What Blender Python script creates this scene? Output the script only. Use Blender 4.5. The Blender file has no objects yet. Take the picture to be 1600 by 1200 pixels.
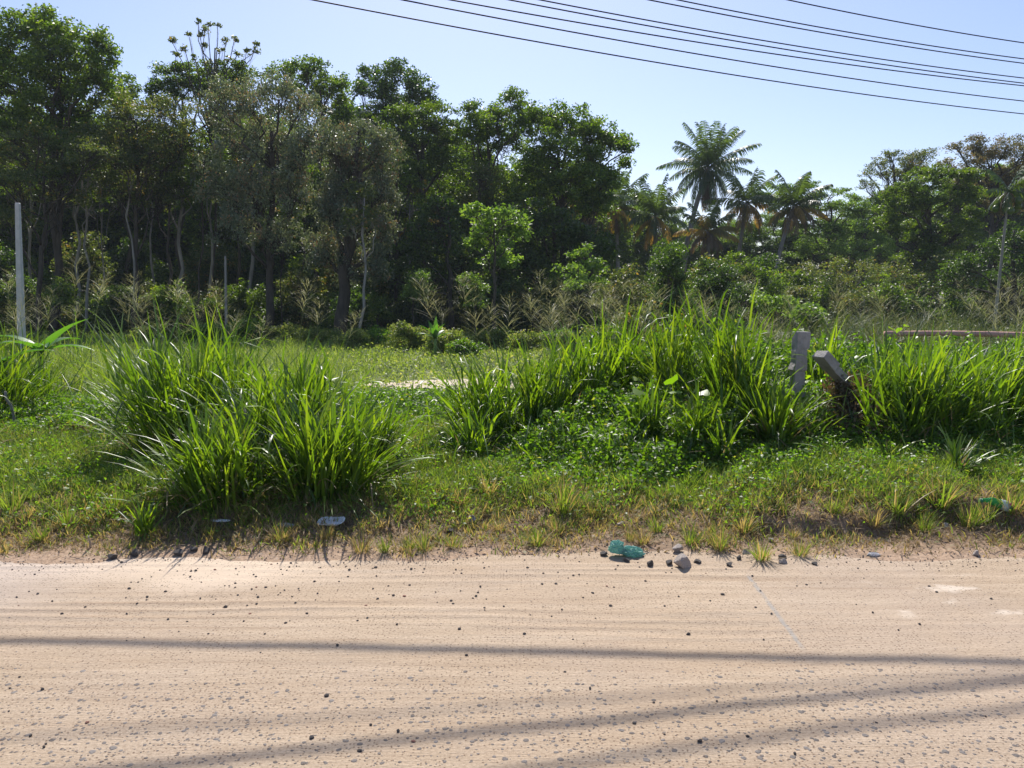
import bpy, math, random
import numpy as np
from mathutils import Vector

SC = bpy.context.scene
COL = SC.collection
R = math.radians
# ------------------------------------------------------------------ camera
CAM_H = 1.6
PITCH = R(6.7)
F = 1200.0
cam_d = bpy.data.cameras.new('camera')
cam_d.sensor_width = 36.0
cam_d.lens = 36.0 * F / 1600.0
cam_d.clip_end = 3000.0
cam = bpy.data.objects.new('camera', cam_d)
COL.objects.link(cam)
cam.location = (0, 0, CAM_H)
cam.rotation_euler = (R(90) - PITCH, 0, 0)
SC.camera = cam

def ray(px, py):
    a = (px - 800.0) / F
    b = (600.0 - py) / F
    f = np.array([0, math.cos(PITCH), -math.sin(PITCH)])
    u = np.array([0, math.sin(PITCH), math.cos(PITCH)])
    return np.array([a, 0, 0]) + f + u * b

def at(px, py, Y):
    r = ray(px, py)
    p = np.array([0, 0, CAM_H]) + r * (Y / r[1])
    return p

def at_z(px, py, z):
    r = ray(px, py)
    return np.array([0, 0, CAM_H]) + r * ((z - CAM_H) / r[2])

# ------------------------------------------------------------------ noise / terrain
def wob(x, y, s, seed=0.0):
    x = np.asarray(x, float) * s
    y = np.asarray(y, float) * s
    return (np.sin(x * 1.7 + 1.3 + seed) * np.cos(y * 1.9 + 0.7 + seed * 2.1)
            + 0.6 * np.sin(x * 3.1 - y * 2.3 + seed * 1.7)
            + 0.4 * np.cos(x * 5.3 + y * 4.1 + seed * 0.9)
            + 0.25 * np.sin(x * 9.7 - y * 8.3 + seed)) / 2.25

def sm(a, b, v):
    t = np.clip((np.asarray(v, float) - a) / (b - a), 0, 1)
    return t * t * (3 - 2 * t)

def edge_y(x):
    x = np.asarray(x, float)
    return 4.56 + 0.07 * np.sin(x * 0.9 + 1.0) + 0.05 * np.sin(x * 2.3) + 0.025 * np.sin(x * 6.1 + 2) - 0.10 * sm(0.8, 2.6, x) * 0

def terrain(x, y):
    x = np.asarray(x, float)
    y = np.asarray(y, float)
    e = edge_y(x)
    h = -0.05 + 0.065 * sm(-0.35, 0.12, y - e)
    h = h + 0.10 * sm(0.15, 1.2, y - e)
    sc = sm(1.2, 2.2, x)
    scy = e + 0.52 + 0.10 * np.sin(x * 2.1 + 1.2) + 0.05 * np.sin(x * 5.0)
    h = h + sc * 0.10 * sm(-0.07, 0.07, y - scy)
    h = h + 0.30 * np.exp(-((x - 2.0) / 1.5) ** 2 - ((y - 8.3) / 1.3) ** 2)
    h = h + 0.12 * np.exp(-((x + 1.9) / 1.6) ** 2 - ((y - 7.3) / 1.6) ** 2)
    h = h - 0.38 * sm(9, 15, y) + 1.6 * sm(50, 95, y)
    near = sm(4.4, 5.2, y)
    h = h + near * (0.04 * wob(x, y, 1.6) + 0.028 * wob(x, y, 5.0, 2.0) + 0.01 * wob(x, y, 13.0, 4.0))
    h = h + sm(10, 16, y) * 0.07 * wob(x, y, 0.45, 4.0)
    return h

def T(x, y):
    return float(terrain(x, y))

# ------------------------------------------------------------------ geometry collector
class Geo:
    def __init__(self):
        self.v, self.f4, self.f3, self.r4, self.r3, self.n = [], [], [], [], [], 0
    def add(self, v, quads=None, tris=None, rnd=0.5):
        v = np.asarray(v, float).reshape(-1, 3)
        if quads is not None and len(quads):
            q = np.asarray(quads, np.int64).reshape(-1, 4) + self.n
            self.f4.append(q)
            self.r4.append(np.broadcast_to(np.asarray(rnd, float), (len(q),)).copy())
        if tris is not None and len(tris):
            t = np.asarray(tris, np.int64).reshape(-1, 3) + self.n
            self.f3.append(t)
            self.r3.append(np.broadcast_to(np.asarray(rnd, float) if np.ndim(rnd) == 0 else 0.5, (len(t),)).copy())
        self.v.append(v)
        self.n += len(v)
    def build(self, name, mat, parent=None, origin=(0, 0, 0), smooth=False):
        v = np.concatenate(self.v) - np.asarray(origin, float)
        q = np.concatenate(self.f4) if self.f4 else np.zeros((0, 4), np.int64)
        t = np.concatenate(self.f3) if self.f3 else np.zeros((0, 3), np.int64)
        me = bpy.data.meshes.new(name)
        me.vertices.add(len(v))
        me.vertices.foreach_set('co', v.astype(np.float32).ravel())
        nl = len(q) * 4 + len(t) * 3
        me.loops.add(nl)
        me.loops.foreach_set('vertex_index', np.concatenate([q.ravel(), t.ravel()]).astype(np.int32))
        me.polygons.add(len(q) + len(t))
        st = np.concatenate([np.arange(len(q)) * 4, len(q) * 4 + np.arange(len(t)) * 3]).astype(np.int32)
        me.polygons.foreach_set('loop_start', st)
        if smooth:
            me.polygons.foreach_set('use_smooth', np.ones(len(q) + len(t), bool))
        rr = np.concatenate((self.r4 or [np.zeros(0)]) + (self.r3 or [np.zeros(0)])).astype(np.float32)
        a = me.attributes.new('rnd', 'FLOAT', 'FACE')
        a.data.foreach_set('value', rr)
        me.update(calc_edges=True)
        me.materials.append(mat)
        o = bpy.data.objects.new(name, me)
        COL.objects.link(o)
        o.location = (0, 0, 0) if parent is not None else tuple(float(c) for c in origin)
        if parent is not None:
            o.parent = parent
        return o

def empty(name, loc):
    o = bpy.data.objects.new(name, None)
    o.empty_display_size = 0.2
    COL.objects.link(o)
    o.location = tuple(float(c) for c in loc)
    return o

def tag(o, label=None, cat=None, group=None, kind=None):
    if label: o['label'] = label
    if cat: o['category'] = cat
    if group: o['group'] = group
    if kind: o['kind'] = kind
    return o

def copy_tree(o, parent=None):
    c = o.copy()
    COL.objects.link(c)
    if parent is not None:
        c.parent = parent
    for ch in list(o.children):
        copy_tree(ch, c)
    return c

# ------------------------------------------------------------------ shape generators
def blades(g, base, phi, length, width, lean, bend, nseg=3, rnd=None, power=1.0, twist=None, tipw=0.08, fold=0.0, rng=None):
    """curved tapering grass blades; all args arrays of n"""
    n = len(phi)
    base = np.asarray(base, float).reshape(n, 3)
    s = np.linspace(0, 1, nseg + 1)
    length = np.broadcast_to(length, (n,)); width = np.broadcast_to(width, (n,))
    lean = np.broadcast_to(lean, (n,)); bend = np.broadcast_to(bend, (n,))
    th = lean[:, None] + bend[:, None] * (((s[:-1] + s[1:]) / 2) ** power)[None]
    dl = (length / nseg)[:, None]
    r = np.concatenate([np.zeros((n, 1)), np.cumsum(np.sin(th) * dl, 1)], 1)
    z = np.concatenate([np.zeros((n, 1)), np.cumsum(np.cos(th) * dl, 1)], 1)
    c, si = np.cos(phi)[:, None], np.sin(phi)[:, None]
    P = np.stack([base[:, 0:1] + r * c, base[:, 1:2] + r * si, base[:, 2:3] + z], 2)
    if twist is None:
        twist = np.zeros(n)
    sd = np.stack([-np.sin(phi + twist), np.cos(phi + twist), np.zeros(n)], 1)
    wp = np.minimum(1.0, 0.55 + 1.8 * s) * (1 - s ** 2.2) + tipw
    W = sd[:, None, :] * (width[:, None] * wp[None] * 0.5)[:, :, None]
    if fold > 0:
        up = np.array([0, 0, 1.0]) * fold
        L = P - W + np.abs(W).sum(2, keepdims=True) * up
        Rr = P + W + np.abs(W).sum(2, keepdims=True) * up
        V = np.stack([L, P, Rr], 2).reshape(-1, 3)
        k = 3
    else:
        V = np.stack([P - W, P + W], 2).reshape(-1, 3)
        k = 2
    m = nseg + 1
    b0 = (np.arange(n) * m * k)[:, None] + (np.arange(nseg) * k)[None]
    qs = []
    for j in range(k - 1):
        qs.append(np.stack([b0 + j, b0 + j + 1, b0 + j + 1 + k, b0 + j + k], 2).reshape(-1, 4))
    q = np.concatenate(qs)
    if rnd is None:
        rnd = np.random.default_rng(1).random(n)
    rr = np.repeat(np.broadcast_to(rnd, (n,)), nseg)
    rr = np.concatenate([rr] * (k - 1))
    g.add(V, quads=q, rnd=rr)

def leaves(g, c, length, width, rng, updir=0.35, droop=0.3, rnd=None, normal=None):
    """diamond leaves folded along the midrib"""
    c = np.asarray(c, float)
    n = len(c)
    a = rng.random(n) * 2 * np.pi
    el = rng.normal(-droop, 0.5, n)
    d = np.stack([np.cos(a) * np.cos(el), np.sin(a) * np.cos(el), np.sin(el)], 1)
    nn = rng.normal(0, 1, (n, 3))
    nn[:, 2] = np.abs(nn[:, 2]) * 0.6 + updir
    sd = np.cross(d, nn)
    sd /= (np.linalg.norm(sd, axis=1, keepdims=True) + 1e-9)
    up = np.cross(sd, d)
    L = (np.broadcast_to(length, (n,)) * rng.uniform(0.6, 1.25, n))[:, None]
    W = (np.broadcast_to(width, (n,)) * rng.uniform(0.7, 1.2, n))[:, None]
    v0 = c - d * L * 0.5
    v2 = c + d * L * 0.5 - up * L * 0.08
    v1 = c - d * L * 0.06 + sd * W * 0.5 + up * W * 0.18
    v3 = c - d * L * 0.06 - sd * W * 0.5 + up * W * 0.18
    V = np.stack([v0, v1, v2, v3], 1).reshape(-1, 3)
    i = np.arange(n)[:, None] * 4
    q = np.concatenate([i, i + 1, i + 2, i + 3], 1)
    g.add(V, quads=q, rnd=rng.random(n) if rnd is None else rnd)

def tube(g, pts, rad, sides=6, cap=True, rnd=0.5, jit=0.0, rng=None):
    pts = np.asarray(pts, float)
    n = len(pts)
    rad = np.broadcast_to(np.asarray(rad, float), (n,))
    tan = np.gradient(pts, axis=0)
    tan /= (np.linalg.norm(tan, axis=1, keepdims=True) + 1e-9)
    ref = np.array([0, 1.0, 0]) if abs(tan[0][2]) > 0.7 else np.array([0, 0, 1.0])
    s1 = np.cross(tan, ref)
    s1 /= (np.linalg.norm(s1, axis=1, keepdims=True) + 1e-9)
    s2 = np.cross(tan, s1)
    a = np.linspace(0, 2 * np.pi, sides, endpoint=False)
    rr = rad[:, None] * np.ones((1, sides))
    if jit > 0:
        rr = rr * (1 + jit * (rng or np.random.default_rng(3)).normal(0, 1, rr.shape))
    V = pts[:, None, :] + (s1[:, None, :] * np.cos(a)[None, :, None] + s2[:, None, :] * np.sin(a)[None, :, None]) * rr[:, :, None]
    V = V.reshape(-1, 3)
    q = []
    for i in range(n - 1):
        for j in range(sides):
            k = (j + 1) % sides
            q.append((i * sides + j, i * sides + k, (i + 1) * sides + k, (i + 1) * sides + j))
    t = []
    if cap:
        V = np.concatenate([V, pts[:1], pts[-1:]])
        c0, c1 = n * sides, n * sides + 1
        for j in range(sides):
            k = (j + 1) % sides
            t.append((c0, k, j))
            t.append((c1, (n - 1) * sides + j, (n - 1) * sides + k))
    g.add(V, quads=q, tris=t, rnd=rnd)

def twigs(g, p0, p1, r0, rnd=0.5, sag=0.0):
    """many 3-sided straight tapering twigs p0->p1 (n,3)"""
    p0 = np.asarray(p0, float); p1 = np.asarray(p1, float)
    n = len(p0)
    if n == 0:
        return
    d = p1 - p0
    d = d / (np.linalg.norm(d, axis=1, keepdims=True) + 1e-9)
    ref = np.where(np.abs(d[:, 2:3]) > 0.8, np.array([[1.0, 0, 0]]), np.array([[0, 0, 1.0]]))
    s1 = np.cross(d, ref); s1 /= (np.linalg.norm(s1, axis=1, keepdims=True) + 1e-9)
    s2 = np.cross(d, s1)
    r0 = np.broadcast_to(r0, (n,))[:, None]
    V = []
    for (p, k) in ((p0, 1.0), (p1, 0.35)):
        for a in (0, 2.094, 4.189):
            V.append(p + (s1 * math.cos(a) + s2 * math.sin(a)) * r0 * k)
    V = np.stack(V, 1).reshape(-1, 3)
    i = (np.arange(n) * 6)[:, None]
    q = np.concatenate([np.concatenate([i + a, i + b, i + b + 3, i + a + 3], 1) for a, b in ((0, 1), (1, 2), (2, 0))])
    g.add(V, quads=q, rnd=rnd)

# ------------------------------------------------------------------ materials
MATS = {}
def nodes_of(name):
    m = bpy.data.materials.new(name)
    m.use_nodes = True
    nt = m.node_tree
    nt.nodes.clear()
    out = nt.nodes.new('ShaderNodeOutputMaterial')
    return m, nt, out

def ramp(nt, fac, stops):
    r = nt.nodes.new('ShaderNodeValToRGB')
    el = r.color_ramp.elements
    while len(el) > 1:
        el.remove(el[-1])
    el[0].position = stops[0][0]; el[0].color = (*stops[0][1], 1)
    for p, c in stops[1:]:
        e = el.new(p); e.color = (*c, 1)
    nt.links.new(fac, r.inputs[0])
    return r

def leaf_mat(name, stops, trans=0.45, tcol=(1.5, 1.7, 0.5), rough=0.45, spec=0.5, hue=0.0, objvar=0.15):
    m, nt, out = nodes_of(name)
    N, L = nt.nodes, nt.links
    at_ = N.new('ShaderNodeAttribute'); at_.attribute_name = 'rnd'
    rp = ramp(nt, at_.outputs['Fac'], stops)
    oi = N.new('ShaderNodeObjectInfo')
    hs = N.new('ShaderNodeHueSaturation')
    mr = N.new('ShaderNodeMapRange')
    mr.inputs['To Min'].default_value = 1 - objvar; mr.inputs['To Max'].default_value = 1 + objvar
    L.new(oi.outputs['Random'], mr.inputs['Value'])
    L.new(mr.outputs[0], hs.inputs['Value'])
    L.new(rp.outputs[0], hs.inputs['Color'])
    pb = N.new('ShaderNodeBsdfPrincipled')
    pb.inputs['Roughness'].default_value = rough
    pb.inputs['Specular IOR Level'].default_value = spec
    L.new(hs.outputs[0], pb.inputs['Base Color'])
    mx = N.new('ShaderNodeMix'); mx.data_type = 'RGBA'; mx.blend_type = 'MULTIPLY'
    mx.inputs[0].default_value = 1.0
    mx.inputs[7].default_value = (*tcol, 1)
    L.new(hs.outputs[0], mx.inputs[6])
    tr = N.new('ShaderNodeBsdfTranslucent')
    L.new(mx.outputs[2], tr.inputs[0])
    ms = N.new('ShaderNodeMixShader')
    ms.inputs[0].default_value = trans
    L.new(pb.outputs[0], ms.inputs[1]); L.new(tr.outputs[0], ms.inputs[2])
    L.new(ms.outputs[0], out.inputs[0])
    MATS[name] = m
    return m

def solid_mat(name, stops, scale=8.0, rough=0.85, bump=0.3, bscale=30.0, detail=6, coord='Object', stretch=(1, 1, 1), spec=0.3):
    m, nt, out = nodes_of(name)
    N, L = nt.nodes, nt.links
    tc = N.new('ShaderNodeTexCoord')
    mp = N.new('ShaderNodeMapping'); mp.inputs['Scale'].default_value = stretch
    L.new(tc.outputs[coord], mp.inputs[0])
    nz = N.new('ShaderNodeTexNoise'); nz.inputs['Scale'].default_value = scale; nz.inputs['Detail'].default_value = detail
    nz.inputs['Roughness'].default_value = 0.65
    L.new(mp.outputs[0], nz.inputs[0])
    rp = ramp(nt, nz.outputs[0], stops)
    pb = N.new('ShaderNodeBsdfPrincipled')
    pb.inputs['Roughness'].default_value = rough
    pb.inputs['Specular IOR Level'].default_value = spec
    L.new(rp.outputs[0], pb.inputs['Base Color'])
    nb = N.new('ShaderNodeTexNoise'); nb.inputs['Scale'].default_value = bscale; nb.inputs['Detail'].default_value = 5
    L.new(mp.outputs[0], nb.inputs[0])
    bp = N.new('ShaderNodeBump'); bp.inputs['Strength'].default_value = bump; bp.inputs['Distance'].default_value = 0.02
    L.new(nb.outputs[0], bp.inputs['Height'])
    L.new(bp.outputs[0], pb.inputs['Normal'])
    L.new(pb.outputs[0], out.inputs[0])
    MATS[name] = m
    return m

def film_mat(name, col, trans=0.5, rough=0.25):
    m, nt, out = nodes_of(name)
    N, L = nt.nodes, nt.links
    pb = N.new('ShaderNodeBsdfPrincipled'); pb.inputs['Base Color'].default_value = (*col, 1); pb.inputs['Roughness'].default_value = rough
    tr = N.new('ShaderNodeBsdfTranslucent'); tr.inputs[0].default_value = (*col, 1)
    nz = N.new('ShaderNodeTexNoise'); nz.inputs['Scale'].default_value = 40
    bp = N.new('ShaderNodeBump'); bp.inputs['Strength'].default_value = 0.5; bp.inputs['Distance'].default_value = 0.01
    L.new(nz.outputs[0], bp.inputs['Height']); L.new(bp.outputs[0], pb.inputs['Normal'])
    ms = N.new('ShaderNodeMixShader'); ms.inputs[0].default_value = trans
    L.new(pb.outputs[0], ms.inputs[1]); L.new(tr.outputs[0], ms.inputs[2]); L.new(ms.outputs[0], out.inputs[0])
    MATS[name] = m
    return m

# greens
GUI = leaf_mat('guinea_leaf', [(0, (0.045, 0.085, 0.018)), (0.35, (0.07, 0.13, 0.02)), (0.7, (0.11, 0.18, 0.022)), (0.985, (0.17, 0.235, 0.03)), (1, (0.16, 0.17, 0.07))],
               trans=0.41, tcol=(2.5, 2.55, 0.4), rough=0.4, spec=0.6)
LAWN = leaf_mat('lawn_leaf', [(0, (0.09, 0.15, 0.025)), (0.5, (0.16, 0.23, 0.035)), (0.8, (0.24, 0.30, 0.06)), (0.86, (0.26, 0.19, 0.11)), (1, (0.36, 0.26, 0.17))],
                trans=0.42, tcol=(1.9, 1.9, 0.75), rough=0.55, spec=0.4)
DRYG = leaf_mat('dry_grass_leaf', [(0, (0.16, 0.12, 0.06)), (0.4, (0.28, 0.21, 0.11)), (0.8, (0.40, 0.30, 0.18)), (1, (0.14, 0.18, 0.04))],
                trans=0.4, tcol=(1.3, 1.2, 0.8), rough=0.6, spec=0.3)
WEED = leaf_mat('weed_leaf', [(0, (0.06, 0.12, 0.02)), (0.6, (0.10, 0.18, 0.025)), (0.95, (0.15, 0.24, 0.04)), (1, (0.3, 0.25, 0.12))],
                trans=0.45, tcol=(2.2, 2.4, 0.4), rough=0.5, spec=0.55)
FIELD = leaf_mat('field_leaf', [(0, (0.10, 0.15, 0.035)), (0.5, (0.17, 0.23, 0.055)), (0.85, (0.25, 0.29, 0.09)), (1, (0.36, 0.34, 0.17))],
                 trans=0.45, tcol=(1.8, 1.8, 0.7), rough=0.55, spec=0.4)
VINE = leaf_mat('vine_leaf', [(0, (0.10, 0.2, 0.02)), (1, (0.22, 0.32, 0.03))], trans=0.55, tcol=(2.1, 2.1, 0.35), rough=0.4)
BANANA = leaf_mat('banana_leaf', [(0, (0.06, 0.15, 0.03)), (1, (0.10, 0.22, 0.04))], trans=0.45, tcol=(1.9, 2.0, 0.5), rough=0.4)
SEED = leaf_mat('seed_head_straw', [(0, (0.20, 0.23, 0.10)), (1, (0.38, 0.35, 0.21))], trans=0.4, tcol=(1.4, 1.4, 0.95), rough=0.5, spec=0.3)
# trees
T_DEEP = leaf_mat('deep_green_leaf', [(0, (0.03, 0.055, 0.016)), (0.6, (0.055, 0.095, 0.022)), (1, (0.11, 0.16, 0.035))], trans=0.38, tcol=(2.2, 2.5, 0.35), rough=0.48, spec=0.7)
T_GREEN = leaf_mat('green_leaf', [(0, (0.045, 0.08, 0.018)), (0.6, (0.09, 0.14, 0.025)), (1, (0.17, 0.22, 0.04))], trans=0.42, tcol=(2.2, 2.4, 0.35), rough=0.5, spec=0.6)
T_BRIGHT = leaf_mat('fresh_green_leaf', [(0, (0.08, 0.14, 0.03)), (0.6, (0.13, 0.21, 0.05)), (1, (0.20, 0.28, 0.08))], trans=0.42, tcol=(1.9, 2.0, 0.5), rough=0.5, spec=0.5)
T_OLIVE = leaf_mat('olive_leaf', [(0, (0.065, 0.095, 0.03)), (0.6, (0.11, 0.15, 0.042)), (0.97, (0.20, 0.20, 0.08)), (1, (0.30, 0.19, 0.06))], trans=0.4, tcol=(1.9, 1.9, 0.6), rough=0.5, spec=0.5)
T_GREY = leaf_mat('greyish_brown_leaf', [(0, (0.09, 0.125, 0.07)), (0.5, (0.145, 0.185, 0.105)), (0.9, (0.24, 0.25, 0.16)), (1, (0.30, 0.18, 0.10))], trans=0.3, tcol=(1.5, 1.5, 0.8), rough=0.5, spec=0.6)
T_RUST = leaf_mat('rusty_leaf', [(0, (0.10, 0.12, 0.05)), (0.6, (0.17, 0.17, 0.075)), (1, (0.30, 0.19, 0.10))], trans=0.4, tcol=(1.6, 1.5, 0.7), rough=0.5)
PALM = leaf_mat('palm_leaflet', [(0, (0.055, 0.085, 0.025)), (1, (0.10, 0.15, 0.04))], trans=0.35, tcol=(2.0, 2.1, 0.5), rough=0.36, spec=0.7)
PALMY = leaf_mat('yellowing_palm_leaflet', [(0, (0.14, 0.14, 0.035)), (0.5, (0.28, 0.22, 0.045)), (1, (0.42, 0.27, 0.06))], trans=0.45, tcol=(1.6, 1.4, 0.5), rough=0.45)
PALMD = leaf_mat('dry_palm_leaflet', [(0, (0.11, 0.085, 0.05)), (1, (0.22, 0.165, 0.09))], trans=0.3, tcol=(1.5, 1.2, 0.7), rough=0.6)
BARK = solid_mat('dark_bark', [(0.3, (0.04, 0.033, 0.025)), (0.7, (0.10, 0.085, 0.065))], scale=5, stretch=(1, 1, 0.25), bscale=18, bump=0.6)
BARKL = solid_mat('pale_bark', [(0.3, (0.17, 0.16, 0.14)), (0.7, (0.34, 0.32, 0.28))], scale=5, stretch=(1, 1, 0.3), bscale=18, bump=0.5)
STEM = solid_mat('green_stem', [(0.3, (0.09, 0.15, 0.04)), (0.7, (0.16, 0.22, 0.07))], scale=10)
CONC = solid_mat('weathered_concrete', [(0.25, (0.20, 0.19, 0.175)), (0.55, (0.34, 0.32, 0.30)), (0.8, (0.46, 0.43, 0.40))], scale=9, bscale=45, bump=0.5)
STAIN = None
WHITEP = solid_mat('whitewashed_concrete', [(0.25, (0.40, 0.40, 0.39)), (0.7, (0.60, 0.59, 0.58))], scale=6, bscale=40, bump=0.3)
PINK = solid_mat('faded_red_paint', [(0.3, (0.42, 0.22, 0.17)), (0.7, (0.55, 0.34, 0.27))], scale=5, bscale=30)
WIRE = solid_mat('cable_sheath', [(0.3, (0.02, 0.02, 0.022)), (0.7, (0.035, 0.035, 0.04))], scale=4, rough=0.6, bump=0.1)
STONE = solid_mat('dark_stone', [(0.3, (0.045, 0.04, 0.038)), (0.7, (0.13, 0.115, 0.105))], scale=30, bscale=90, bump=0.5)
STONEL = solid_mat('pale_stone', [(0.3, (0.26, 0.22, 0.19)), (0.7, (0.48, 0.42, 0.37))], scale=16, bscale=70, bump=0.5)
BRICK = solid_mat('reddish_stone', [(0.3, (0.22, 0.10, 0.07)), (0.7, (0.36, 0.19, 0.14))], scale=30, bscale=90, bump=0.5)
FILMG = film_mat('green_plastic_film', (0.30, 0.58, 0.50), 0.45, 0.25)
FILMW = film_mat('clear_white_film', (0.72, 0.72, 0.74), 0.4, 0.2)
FILMB = film_mat('brownish_plastic_film', (0.60, 0.50, 0.44), 0.4, 0.3)
BOTTLE = film_mat('green_bottle_plastic', (0.06, 0.42, 0.13), 0.45, 0.12)
LABELM = film_mat('bottle_label_paper', (0.62, 0.72, 0.66), 0.2, 0.4)
LABELR = film_mat('bottle_label_red', (0.55, 0.16, 0.2), 0.2, 0.4)
CAPM = film_mat('bottle_cap_plastic', (0.03, 0.22, 0.12), 0.05, 0.3)
FOIL = film_mat('white_foil', (0.78, 0.79, 0.8), 0.05, 0.2)
# ------------------------------------------------------------------ road and ground materials
def M_(nt, op, a, b=None, c=None, clamp=False):
    n = nt.nodes.new('ShaderNodeMath'); n.operation = op; n.use_clamp = clamp
    for i, v in enumerate((a, b, c)):
        if v is None: continue
        if isinstance(v, (int, float)): n.inputs[i].default_value = v
        else: nt.links.new(v, n.inputs[i])
    return n.outputs[0]

def mixc(nt, fac, a, b):
    n = nt.nodes.new('ShaderNodeMix'); n.data_type = 'RGBA'
    if isinstance(fac, (int, float)): n.inputs[0].default_value = fac
    else: nt.links.new(fac, n.inputs[0])
    for i, v in ((6, a), (7, b)):
        if isinstance(v, tuple): n.inputs[i].default_value = (*v, 1)
        else: nt.links.new(v, n.inputs[i])
    return n.outputs[2]

def maprange(nt, v, a, b, c=0.0, d=1.0, smooth=True):
    n = nt.nodes.new('ShaderNodeMapRange')
    n.interpolation_type = 'SMOOTHSTEP' if smooth else 'LINEAR'
    nt.links.new(v, n.inputs[0])
    for i, x in enumerate((a, b, c, d)): n.inputs[1 + i].default_value = x
    return n.outputs[0]

def noise(nt, vec, scale, detail=5, rough=0.6):
    n = nt.nodes.new('ShaderNodeTexNoise')
    n.inputs['Scale'].default_value = scale; n.inputs['Detail'].default_value = detail; n.inputs['Roughness'].default_value = rough
    nt.links.new(vec, n.inputs[0])
    return n.outputs[0]

def mapping(nt, vec, scale=(1, 1, 1), loc=(0, 0, 0)):
    n = nt.nodes.new('ShaderNodeMapping')
    n.inputs['Scale'].default_value = scale; n.inputs['Location'].default_value = loc
    nt.links.new(vec, n.inputs[0])
    return n.outputs[0]

def road_material():
    m, nt, out = nodes_of('sandy_road_surface')
    N, L = nt.nodes, nt.links
    tc = N.new('ShaderNodeTexCoord').outputs['Object']
    sep = N.new('ShaderNodeSeparateXYZ'); L.new(tc, sep.inputs[0])
    X, Y = sep.outputs[0], sep.outputs[1]
    flat = N.new('ShaderNodeCombineXYZ'); L.new(X, flat.inputs[0]); L.new(Y, flat.inputs[1])
    tc = flat.outputs[0]
    big = noise(nt, tc, 0.9, 5)
    st = noise(nt, mapping(nt, tc, (0.35, 7, 1)), 1.6, 7, 0.65)
    fine = noise(nt, mapping(nt, tc, (0.75, 1, 1)), 95, 5, 0.8)
    mid = noise(nt, tc, 14, 6, 0.65)
    col = mixc(nt, maprange(nt, st, 0.32, 0.68), (0.465, 0.355, 0.245), (0.60, 0.475, 0.34))
    col = mixc(nt, M_(nt, 'MULTIPLY', maprange(nt, noise(nt, mapping(nt, tc, (0.5, 2.2, 1)), 1.1, 6, 0.7), 0.40, 0.62), 0.4), col, (0.47, 0.345, 0.23))
    col = mixc(nt, M_(nt, 'MULTIPLY', maprange(nt, big, 0.42, 0.65), 0.35), col, (0.50, 0.40, 0.31))
    col = mixc(nt, maprange(nt, fine, 0.36, 0.6, 0.55, 0.0), col, (0.27, 0.185, 0.12))
    col = mixc(nt, maprange(nt, mid, 0.6, 0.8, 0.0, 0.4), col, (0.66, 0.50, 0.36))
    trk = noise(nt, mapping(nt, tc, (0.22, 17, 1), (2.1, 0.4, 0)), 1.0, 6, 0.6)
    tm = M_(nt, 'MULTIPLY', maprange(nt, trk, 0.56, 0.66), M_(nt, 'MULTIPLY', maprange(nt, Y, 2.9, 3.4), maprange(nt, noise(nt, tc, 0.8, 3), 0.4, 0.6, 0.25, 1.0)))
    col = mixc(nt, M_(nt, 'MULTIPLY', tm, 0.5), col, (0.34, 0.235, 0.15))
    # pale dusty strip along the far edge on the left, greyish at far left
    dn = M_(nt, 'ADD', Y, M_(nt, 'MULTIPLY', M_(nt, 'SUBTRACT', big, 0.5), 0.9))
    pale = M_(nt, 'MULTIPLY', maprange(nt, dn, 4.0, 4.3), maprange(nt, X, -0.7, -1.6))
    col = mixc(nt, M_(nt, 'MULTIPLY', pale, 0.75), col, (0.70, 0.56, 0.42))
    grey = M_(nt, 'MULTIPLY', maprange(nt, X, -2.0, -3.0), maprange(nt, Y, 3.3, 4.0))
    col = mixc(nt, M_(nt, 'MULTIPLY', grey, 0.55), col, (0.46, 0.39, 0.345))
    greyr = M_(nt, 'MULTIPLY', maprange(nt, X, 1.0, 3.0), maprange(nt, noise(nt, tc, 0.8, 4), 0.35, 0.6))
    col = mixc(nt, M_(nt, 'MULTIPLY', greyr, 0.5), col, (0.47, 0.375, 0.30))
    # seam in the slab
    p1, p2 = at_z(1165, 893, 0), at_z(1262, 1022, 0)
    dx, dy = p2[0] - p1[0], p2[1] - p1[1]
    ll = math.hypot(dx, dy); ux, uy = dx / ll, dy / ll
    ax = M_(nt, 'SUBTRACT', X, float(p1[0])); ay = M_(nt, 'SUBTRACT', Y, float(p1[1]))
    al = M_(nt, 'ADD', M_(nt, 'MULTIPLY', ax, ux), M_(nt, 'MULTIPLY', ay, uy))
    pr = M_(nt, 'ADD', M_(nt, 'MULTIPLY', ax, -uy), M_(nt, 'MULTIPLY', ay, ux))
    pr = M_(nt, 'ADD', pr, M_(nt, 'MULTIPLY', M_(nt, 'SUBTRACT', mid, 0.5), 0.035))
    seam = M_(nt, 'MULTIPLY', maprange(nt, M_(nt, 'ABSOLUTE', pr), 0.018, 0.004), M_(nt, 'MULTIPLY', maprange(nt, al, 0.0, 0.12), maprange(nt, al, ll, ll - 0.15)))
    col = mixc(nt, M_(nt, 'MULTIPLY', M_(nt, 'MULTIPLY', seam, maprange(nt, mid, 0.3, 0.55)), 0.8), col, (0.36, 0.335, 0.30))
    # white scuffs on the right
    sn = noise(nt, mapping(nt, tc, (1.0, 1.6, 1), (3.7, 1.1, 0)), 3.2, 3, 0.5)
    sc = M_(nt, 'MULTIPLY', maprange(nt, M_(nt, 'ADD', sn, M_(nt, 'MULTIPLY', M_(nt, 'SUBTRACT', mid, 0.5), 0.35)), 0.56, 0.72), M_(nt, 'MULTIPLY', maprange(nt, X, 1.7, 2.0), M_(nt, 'MULTIPLY', maprange(nt, Y, 3.6, 3.75), maprange(nt, Y, 4.3, 4.15))))
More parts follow.
